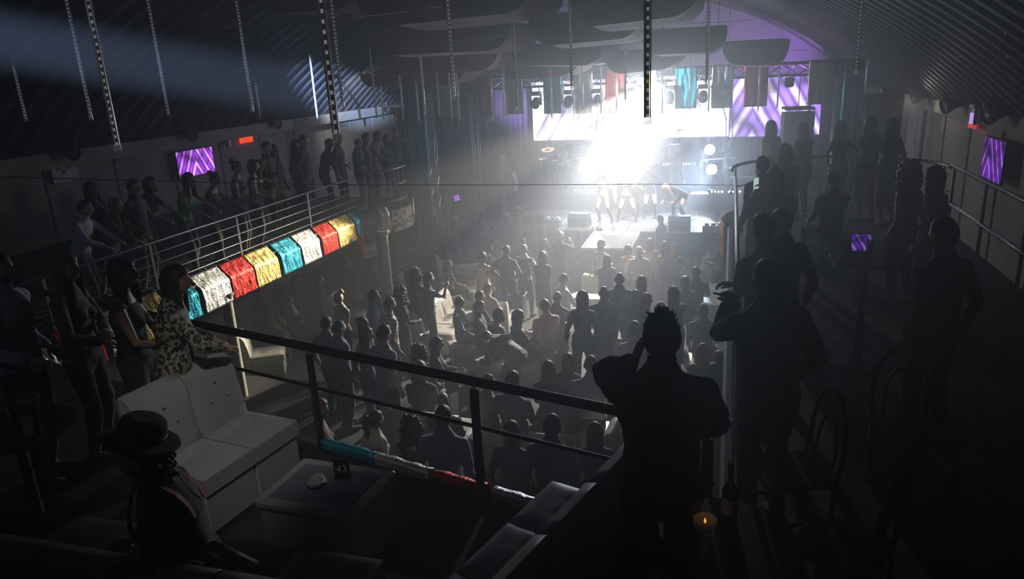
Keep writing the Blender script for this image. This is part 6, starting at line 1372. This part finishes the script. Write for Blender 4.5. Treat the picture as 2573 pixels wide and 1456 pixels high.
 (2189, 288, 'b', 'relaxed', 0, 14, 1.84, 'long', 'black', (T, 'black'), ('trousers', 'tan'), 'tall person in black shirt and tan trousers on the right pod'),
 (2244, 297, 'b', 'relaxed', 1, 14, 1.78, 'very_long', 'black', (SH, 'black'), ('skirt', 'black', .6), 'person in black with very long hair on the right pod, rightmost'),
 (2286, 410, 3.0, 'relaxed', 1, 25, 1.66, 'curly', 'black', (ST, 'tan'), ('trousers', 'black'), 'person with bushy curls and bare shoulders near the right wall'),
 (2352, 418, 3.0, 'drink', 1, 40, 1.66, 'long', 'black', (SD, 'grey'), 0, 'person in grey with raised arm beside the bushy curls'),
 (1975, 362, 'b', 'phone', 1, 15, 1.72, 'long', 'auburn', (SH, 'black'), 0, 'person in black in front of the pod group on the right balcony'),
 (1917, 390, 'b', 'relaxed', 0, 15, 1.72, 'crop', 'black', (SH, 'black'), 0, 'person in cap and black at the right balcony rail'),
 (1950, 423, 'b', 'phone', 1, 25, 1.70, 'bob', 'black', (SH, 'charcoal'), 0, 'person filming with a bright phone at the right rail'),
 (1920, 532, 'b', 'crossed', 0, 25, 1.74, 'crop', 'black', (SH, 'ltgrey'), ('trousers', 'black'), 'person in pale shirt tinted purple at the right rail'),
 (1965, 521, 'b', 'relaxed', 0, 20, 1.74, 'crop', 'black', (SH, 'black'), 0, 'person in black behind the pale shirt at the right rail'),
 (2095, 430, 'b', 'sit', 0, 10, 1.72, 'short', 'black', (SH, 'purple'), 0, 'person in purple shirt sitting on the right balcony'),
 (2375, 545, 3.0, 'relaxed', 0, 20, 1.74, 'short', 'black', (SH, 'charcoal'), 0, 'dark person standing near the stairwell on the right'),
 # --- stage
 (1411, 362, RZ_, 'front', 0, 175, 1.58, 'short', 'black', (T, 'white'), 0, 'percussionist in white shirt behind the timbales'),
 (1536, 388, SZ, 'relaxed', 0, 175, 1.78, 'short', 'black', (SH, 'white'), ('trousers', 'white'), 'person in white standing behind the left dancer'),
 (1601, 405, SZ, 'front', 0, 180, 1.75, 'short', 'black', (SH, 'cream'), 0, 'band member in cream behind the singer'),
 (1703, 384, SZ, 'relaxed', 0, 170, 1.80, 'short', 'black', (J, 'charcoal'), 0, 'band member in dark suit behind the right dancer'),
 (1831, 372, RZ_, 'front', 0, 150, 1.52, 'short', 'black', (SH, 'ltgrey'), 0, 'keyboard player in light shirt at the right of the stage'),
 (1286, 414, SZ, 'drink', 0, 200, 1.76, 'short', 'black', (SH, 'ltgrey'), ('trousers', 'charcoal'), 'guitar player in light shirt at the left of the stage'),
]
_fm = bpy.data.materials.new('floral_white'); _fm.use_nodes = True; _n = _fm.node_tree; _b = _n.nodes['Principled BSDF']; _b.inputs['Roughness'].default_value = .8
_v = _n.nodes.new('ShaderNodeTexVoronoi'); _v.inputs['Scale'].default_value = 9; _r = _n.nodes.new('ShaderNodeValToRGB'); _r.color_ramp.elements[0].color = (.45, .10, .07, 1); _r.color_ramp.elements[1].position = .22; _r.color_ramp.elements[1].color = (.62, .55, .46, 1); _t = _n.nodes.new('ShaderNodeTexCoord')
_n.links.new(_t.outputs['Object'], _v.inputs['Vector']); _n.links.new(_v.outputs['Distance'], _r.inputs[0]); _n.links.new(_r.outputs[0], _b.inputs['Base Color']); MATS['floral_white'] = _fm
PEOPLE = []
m_phs = mat('phone_display', (.3, .4, .35), .3, emit=(.45, .62, .55), estr=.9)
def phone(o, b, k=1, lit=False, lab='phone held up'):
    """phone in the person's hand k (0 left, 1 right)"""
    M = o.matrix_basis @ b.hands[k]; p = M @ V(.10, 0, -.03); t = empty('phone', p, o.rotation_euler.z, lab, 'phone', 'phones held in hands')
    MB().bbox((0, .0, .03), (.072, .010, .145), .004).build('phone_case', m_black, t)
    MB().box((0, -.006, .03), (.064, .002, .132)).build('phone_screen', m_phs if lit else m_lens, t)
def place(px, py, fl, pose, fem, turn, ht, hs, hc, top, bot, label, i):
    b = POSE(pose, bool(fem)); sc = ht/(1.66 if fem else 1.75); topz = (b.top+.012)*sc
    if fl == 'g':
        f = 0.0
        for _ in range(6): p = at_z(px, py, f+topz); f = tier(p.y) if EL-.4 < p.x < ER+.6 else 0.0
    else: f = BZ if fl == 'b' else fl
    return dict(p=at_z(px, py, f+topz), f=f, b=b, sc=sc, sc0=sc, px=px, py=py, q=(pose, turn, hs, hc, top, bot, label), i=i, sit=pose.startswith('sit'))
PL = [place(*q, i) for i, q in enumerate(PPL)]
# nobody stands inside somebody else: push close pairs apart, mostly along the line of sight so that heads stay where they are
for it in range(60):
    for i, a in enumerate(PL):
        for c in PL[i+1:]:
            if abs(a['f']-c['f']) > 1.0: continue
            d = V(c['p'].x-a['p'].x, c['p'].y-a['p'].y, 0); L = d.length; want = .50 if not (a['sit'] or c['sit']) else .56
            if L < want:
                r = (V(a['p'].x, a['p'].y, 0)+V(c['p'].x, c['p'].y, 0)).normalized(); sg = 1 if d.dot(r) >= 0 else -1
                mv = (r*sg*.75+(d.normalized() if L > .01 else V(1, 0, 0))*.25)*(want-L)*.5
                a['p'] = a['p']-mv; c['p'] = c['p']+mv
    for a in PL:
        r = ray(a['px'], a['py']); dist = math.hypot(a['p'].x, a['p'].y); z = CAM.z+r.z/math.hypot(r.x, r.y)*dist
        k = (z-a['f'])/(a['b'].top+.012); k = max(a['sc0']*.92, min(a['sc0']*1.07, k)); a['sc'] = k
        if a['f'] == BZ and a['p'].x < -4:
            lim = EL-.32
            if a['p'].y > 14.3: lim = pod_l[0]+.45
            if a['p'].x > lim: kx = lim/a['p'].x; a['p'] = V(a['p'].x*kx, a['p'].y*kx, 0); dist = math.hypot(a['p'].x, a['p'].y); z = CAM.z+r.z/math.hypot(r.x, r.y)*dist; k = max(a['sc0']*.86, min(a['sc0']*1.07, (z-a['f'])/(a['b'].top+.012))); a['sc'] = k; a['p'].z = z; continue
        t_ = at_z(a['px'], a['py'], a['f']+(a['b'].top+.012)*k); a['p'] = V(a['p'].x*.85+t_.x*.15, a['p'].y*.85+t_.y*.15, t_.z)
def settle(a):
    pose, turn, hs, hc, top, bot, label = a['q']; p, b, sc, i, f = a['p'], a['b'], a['sc'], a['i'], a['f']
    rz = math.atan2(-(-3.0-p.x), 23-p.y)+math.radians(turn)+.12*math.sin(i*1.9)
    h = b.head.translation*sc; c, s_ = math.cos(rz), math.sin(rz)
    loc = V(p.x-(h.x*c-h.y*s_), p.y-(h.x*s_+h.y*c), f)
    if bot == 0: bot = ('trousers', ('charcoal', 'black', 'denim', 'navy')[i % 4])
    ex = []
    if 'waistcoat' in label: ex.append((VS, 'charcoal'))
    o = person(b, loc, rz, label, sc, i*7 % 3 if i % 5 else 3, hs, hc, top, bot, 'black', ex)
    if 'phone' in label or 'camera' in label or 'film' in label or 'photograph' in label:
        phone(o, b, 1, 'bright' in label, 'phone held up by the '+' '.join(label.split()[:9]))
    PEOPLE.append((o, p, label)); return o
for a in PL: settle(a)

# cube poufs under everybody who sits away from a sofa
SOFA_AT = [o for o in COL.objects if o.name.startswith('sofa')]
for a in PL:
    if not a['sit']: continue
    o = [q for q in PEOPLE if q[2] == a['q'][6]][0][0]; p = o.location
    near = False
    for s_ in SOFA_AT:
        d = Matrix.Rotation(-s_.rotation_euler.z, 2) @ Vector((p.x-s_.location.x, p.y-s_.location.y)); n_ = sum(1 for c in s_.children if c.name.startswith('base'))
        if abs(d.x) < n_*.28 and -.35 < d.y < .35: near = True
    if near: continue
    h_ = .43*a['sc']; t = empty('pouf', (p.x, p.y, p.z), o.rotation_euler.z, 'white cube pouf under the '+' '.join(a['q'][6].split()[:11]), 'pouf', 'white cube poufs')
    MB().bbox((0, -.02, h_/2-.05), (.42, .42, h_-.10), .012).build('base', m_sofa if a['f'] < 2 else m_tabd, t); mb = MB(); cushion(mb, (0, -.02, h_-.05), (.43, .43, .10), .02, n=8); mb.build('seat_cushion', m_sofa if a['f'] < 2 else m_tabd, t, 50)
# ================================================================== FOREGROUND FIGURES AND DANCERS (own poses)
def hero(px, py, fl, b, rz, sc, label, **k):
    topz = (b.top+.012)*sc; p = at_z(px, py, fl+topz); h = b.head.translation*sc; c, s_ = math.cos(rz), math.sin(rz)
    return person(b, V(p.x-(h.x*c-h.y*s_), p.y-(h.x*s_+h.y*c), fl), rz, label, sc, **k)
# man in checked jacket, seen from behind: left hand at the ear, right forearm on the rail
b = body('fore_man', False, wl=(-.115, .13, 1.50), el=(-.8, -.3, -1), wr=(.20, .34, 1.02), er=(1, -.75, 0), cl=.9, cr=.6, hl=((.35, .25, .9), (-1, -.3, .2)), hr=(0, .2, 1), lean=.05, vox=.011, heavy=1.03, hyaw=-.12, hpitch=-.06, twist=.05, al=(-.12, 0, .085), ar=(.13, .02, .085))
fm = hero(1662, 783, BZ, b, D(12), 1.02, 'person in checked tweed jacket with hand at the ear, seen from behind', hs='spiky', hc='black', top=(J, 'tweed_check'), bot=('trousers', 'black'), skin=3)
# collar of the jacket
# four people at the near left rail
b = body('leopard', True, wl=(-.10, .36, 1.06), wr=(.16, .38, 1.08), lean=.10, lean2=.10, hpitch=.0, hyaw=.35, el=(-1, -.2, -.6), er=(1, -.2, -.6), cl=.8, cr=.8, vox=.012, heavy=1.10, hl=(0, .3, 1), hr=(0, .3, 1))
hero(436, 667, BZ, b, D(-42), 1.0, 'person in leopard-print blouse leaning on the near railing', hs='long', hc='brown', top=(SH, 'leopard_cloth'), bot=('trousers', 'black'), skin=2)
b = body('near_w2', True, wl=(-.02, .26, 1.08), wr=(.08, .28, 1.06), lean=.02, hyaw=.25, hpitch=-.05, el=(-1, -.3, -.5), er=(1, -.3, -.5), cl=.7, cr=.7, vox=.012, hl=(0, .3, 1), hr=(0, .3, 1))
hero(302, 648, BZ, b, D(-62), 1.02, 'person in black sleeveless top and belt at the near left', hs='long', hc='black', top=(TK, 'black'), bot=('trousers', 'charcoal'), skin=1)
b = body('near_w3', True, wl=(.02, .24, 1.12), wr=(.10, .26, 1.05), lean=.0, hyaw=.2, hpitch=.0, el=(-1, -.3, -.5), er=(1, -.3, -.5), cl=.7, cr=.7, vox=.012, hl=(0, .3, 1), hr=(0, .3, 1))
hero(158, 636, BZ, b, D(-72), 1.03, 'person in brown long-sleeved top beside the belt, near left', hs='very_long', hc='light_brown', top=(SH, 'brown'), bot=('trousers', 'black'), skin=2)
b = body('near_m4', False, wl=(-.22, .10, .98), wr=(.20, .20, 1.02), hyaw=.3, vox=.013, heavy=1.08)
hero(-12, 632, BZ, b, D(-70), 1.04, 'person in pale grey shirt cut by the left border', hs='crop', hc='black', top=(SH, 'lilac'), bot=('trousers', 'black'), skin=1)
# person pointing over the right rail
b = body('pointer', False, wl=(-.06, .36, 1.45), el=(-.6, -.1, -1), wr=(.22, .10, .98), pl=True, cl=.2, lean=.08, vox=.013, heavy=1.05, hl=((-.35, 1, .10), (-.3, 0, 1)))
hero(1930, 648, BZ, b, D(28), 1.0, 'person in black pointing over the right balcony rail', hs='crop', hc='black', top=(J, 'black'), bot=('trousers', 'black'), skin=3)
# hat wearer, lower left, sitting in profile
b = body('hatter', True, hip=(0, 0, .53), lean=.12, lean2=.15, wl=(-.12, .36, .66), wr=(.14, .36, .66), al=(-.13, .46, .085), ar=(.13, .48, .085), kl=(-.1, 1, .8), kr=(.1, 1, .8), hpitch=-.22, hyaw=-.35, vox=.012)
hz = D(112)
ho = hero(330, 1082, BZ, b, hz, 1.04, 'person in black wide-brimmed hat with red strap, seated in profile', hs='curly_long', hc='black', top=(J, 'black'), bot=('trousers', 'black'), skin=0)
M = b.head
hat = MB().lathe([(.100, .030), (.165, .022), (.175, .030), (.172, .038), (.108, .046), (.106, .085), (.098, .13), (.075, .148), (.03, .140), (.001, .138)], 28, M=Matrix.Scale(1.0, 4)).build('hat', mat('black_felt', (.012, .011, .011), .9), ho, 60); hat.matrix_local = M @ Matrix.Translation((0, -.01, .035)) @ Matrix.Rotation(.12, 4, 'X')
bn = MB().lathe([(.1085, .045), (.1095, .07), (.107, .072)], 28, caps=False).build('hat_band', mat('hat_band', (.02, .018, .018), .5), hat, 60)
m_strap = mat('red_strap', (.42, .02, .015), .6)
def strap_path(sx):
    q = []
    for i, fo in ((6, -.135), (7, -.13), (8, -.105), (9, -.03), (9, .045), (8, .125), (7, .155), (6, .168), (5, .150), (4, .125), (3, .125)):
        u, r, f = b.frs[i]; up = .045 if i == 9 else 0.0; q.append(b.pts[i]+f*fo+r*(sx*.082)+u*up)
    return q
for sx in (-1, 1):
    rings = []
    for i, p_ in enumerate(strap_path(sx)): rings.append([p_+V(-.015, -.003, -.003), p_+V(.015, -.003, -.003), p_+V(.015, .004, .004), p_+V(-.015, .004, .004)])
    so = MB().loft(rings).build('strap', m_strap, ho)
    p_ = strap_path(sx)[8]; MB().bbox((p_.x, p_.y+.008, p_.z), (.04, .014, .016), .003).build('buckle', mat('brass_buckle', (.7, .5, .2), .3, .9), so)
# ---- dancers and singer
def dancer(px, py, key, rz, sc, label, hs, hc, gar, **kw):
    b = body(key, True, heels=True, vox=.016, **kw); g = list(gar); return hero(px, py, SZ, b, rz, sc, label, hs=hs, hc=hc, top=g[0], bot=g[1], extra=tuple(g[2:]), shoes=None, skin=2)
dancer(1510, 424, 'dance1', D(165), 1.04, 'dancer in beige bodysuit and dark heels, left of the singer', 'long_wavy', 'blonde', ((ST, 'cream'), ('briefs', 'cream'), ('boots', 'black')), hip=(.02, 0, .86), al=(-.30, .02, .10), ar=(.16, -.05, .10), wl=(-.42, .15, .95), wr=(.40, .1, 1.0), lean=.12, hroll=.2)
dancer(1575, 424, 'singer', D(185), 1.03, 'singer with microphone in short dark outfit and boots at centre stage', 'ponytail', 'black', ((SH, 'striped_dark'), ('shorts', 'black'), ('boots', 'black')), hip=(0, 0, .84), al=(-.30, .0, .10), ar=(.30, .0, .10), wl=(-.05, .16, 1.42), wr=(.20, .05, 1.42), el=(-1, 0, -.6), er=(1, .2, -.4), cl=.9, cr=.5)
dancer(1629, 413, 'dance3', D(190), 1.04, 'dancer in dark cropped top and boots right of the singer', 'long', 'light_brown', ((SH, 'black'), ('shorts', 'black'), ('boots', 'black')), hip=(0, 0, .88), al=(-.18, .0, .10), ar=(.18, .0, .10), wl=(-.50, .12, 1.10), wr=(.3, .2, 1.05), side=.15)
dancer(1672, 462, 'dance4', D(130), 1.04, 'dancer bent forward with fair hair falling, right of stage centre', 'very_long', 'blonde', ((SH, 'black'), ('shorts', 'black'), ('boots', 'black')), hip=(0, -.1, .84), lean=.95, lean2=.2, al=(-.22, -.05, .10), ar=(.25, .05, .10), wl=(-.3, .45, .75), wr=(.3, .4, .7))
for m in bpy.data.materials:
    if not m.name.startswith('video_wall'): m.cycles.emission_sampling = 'NONE'
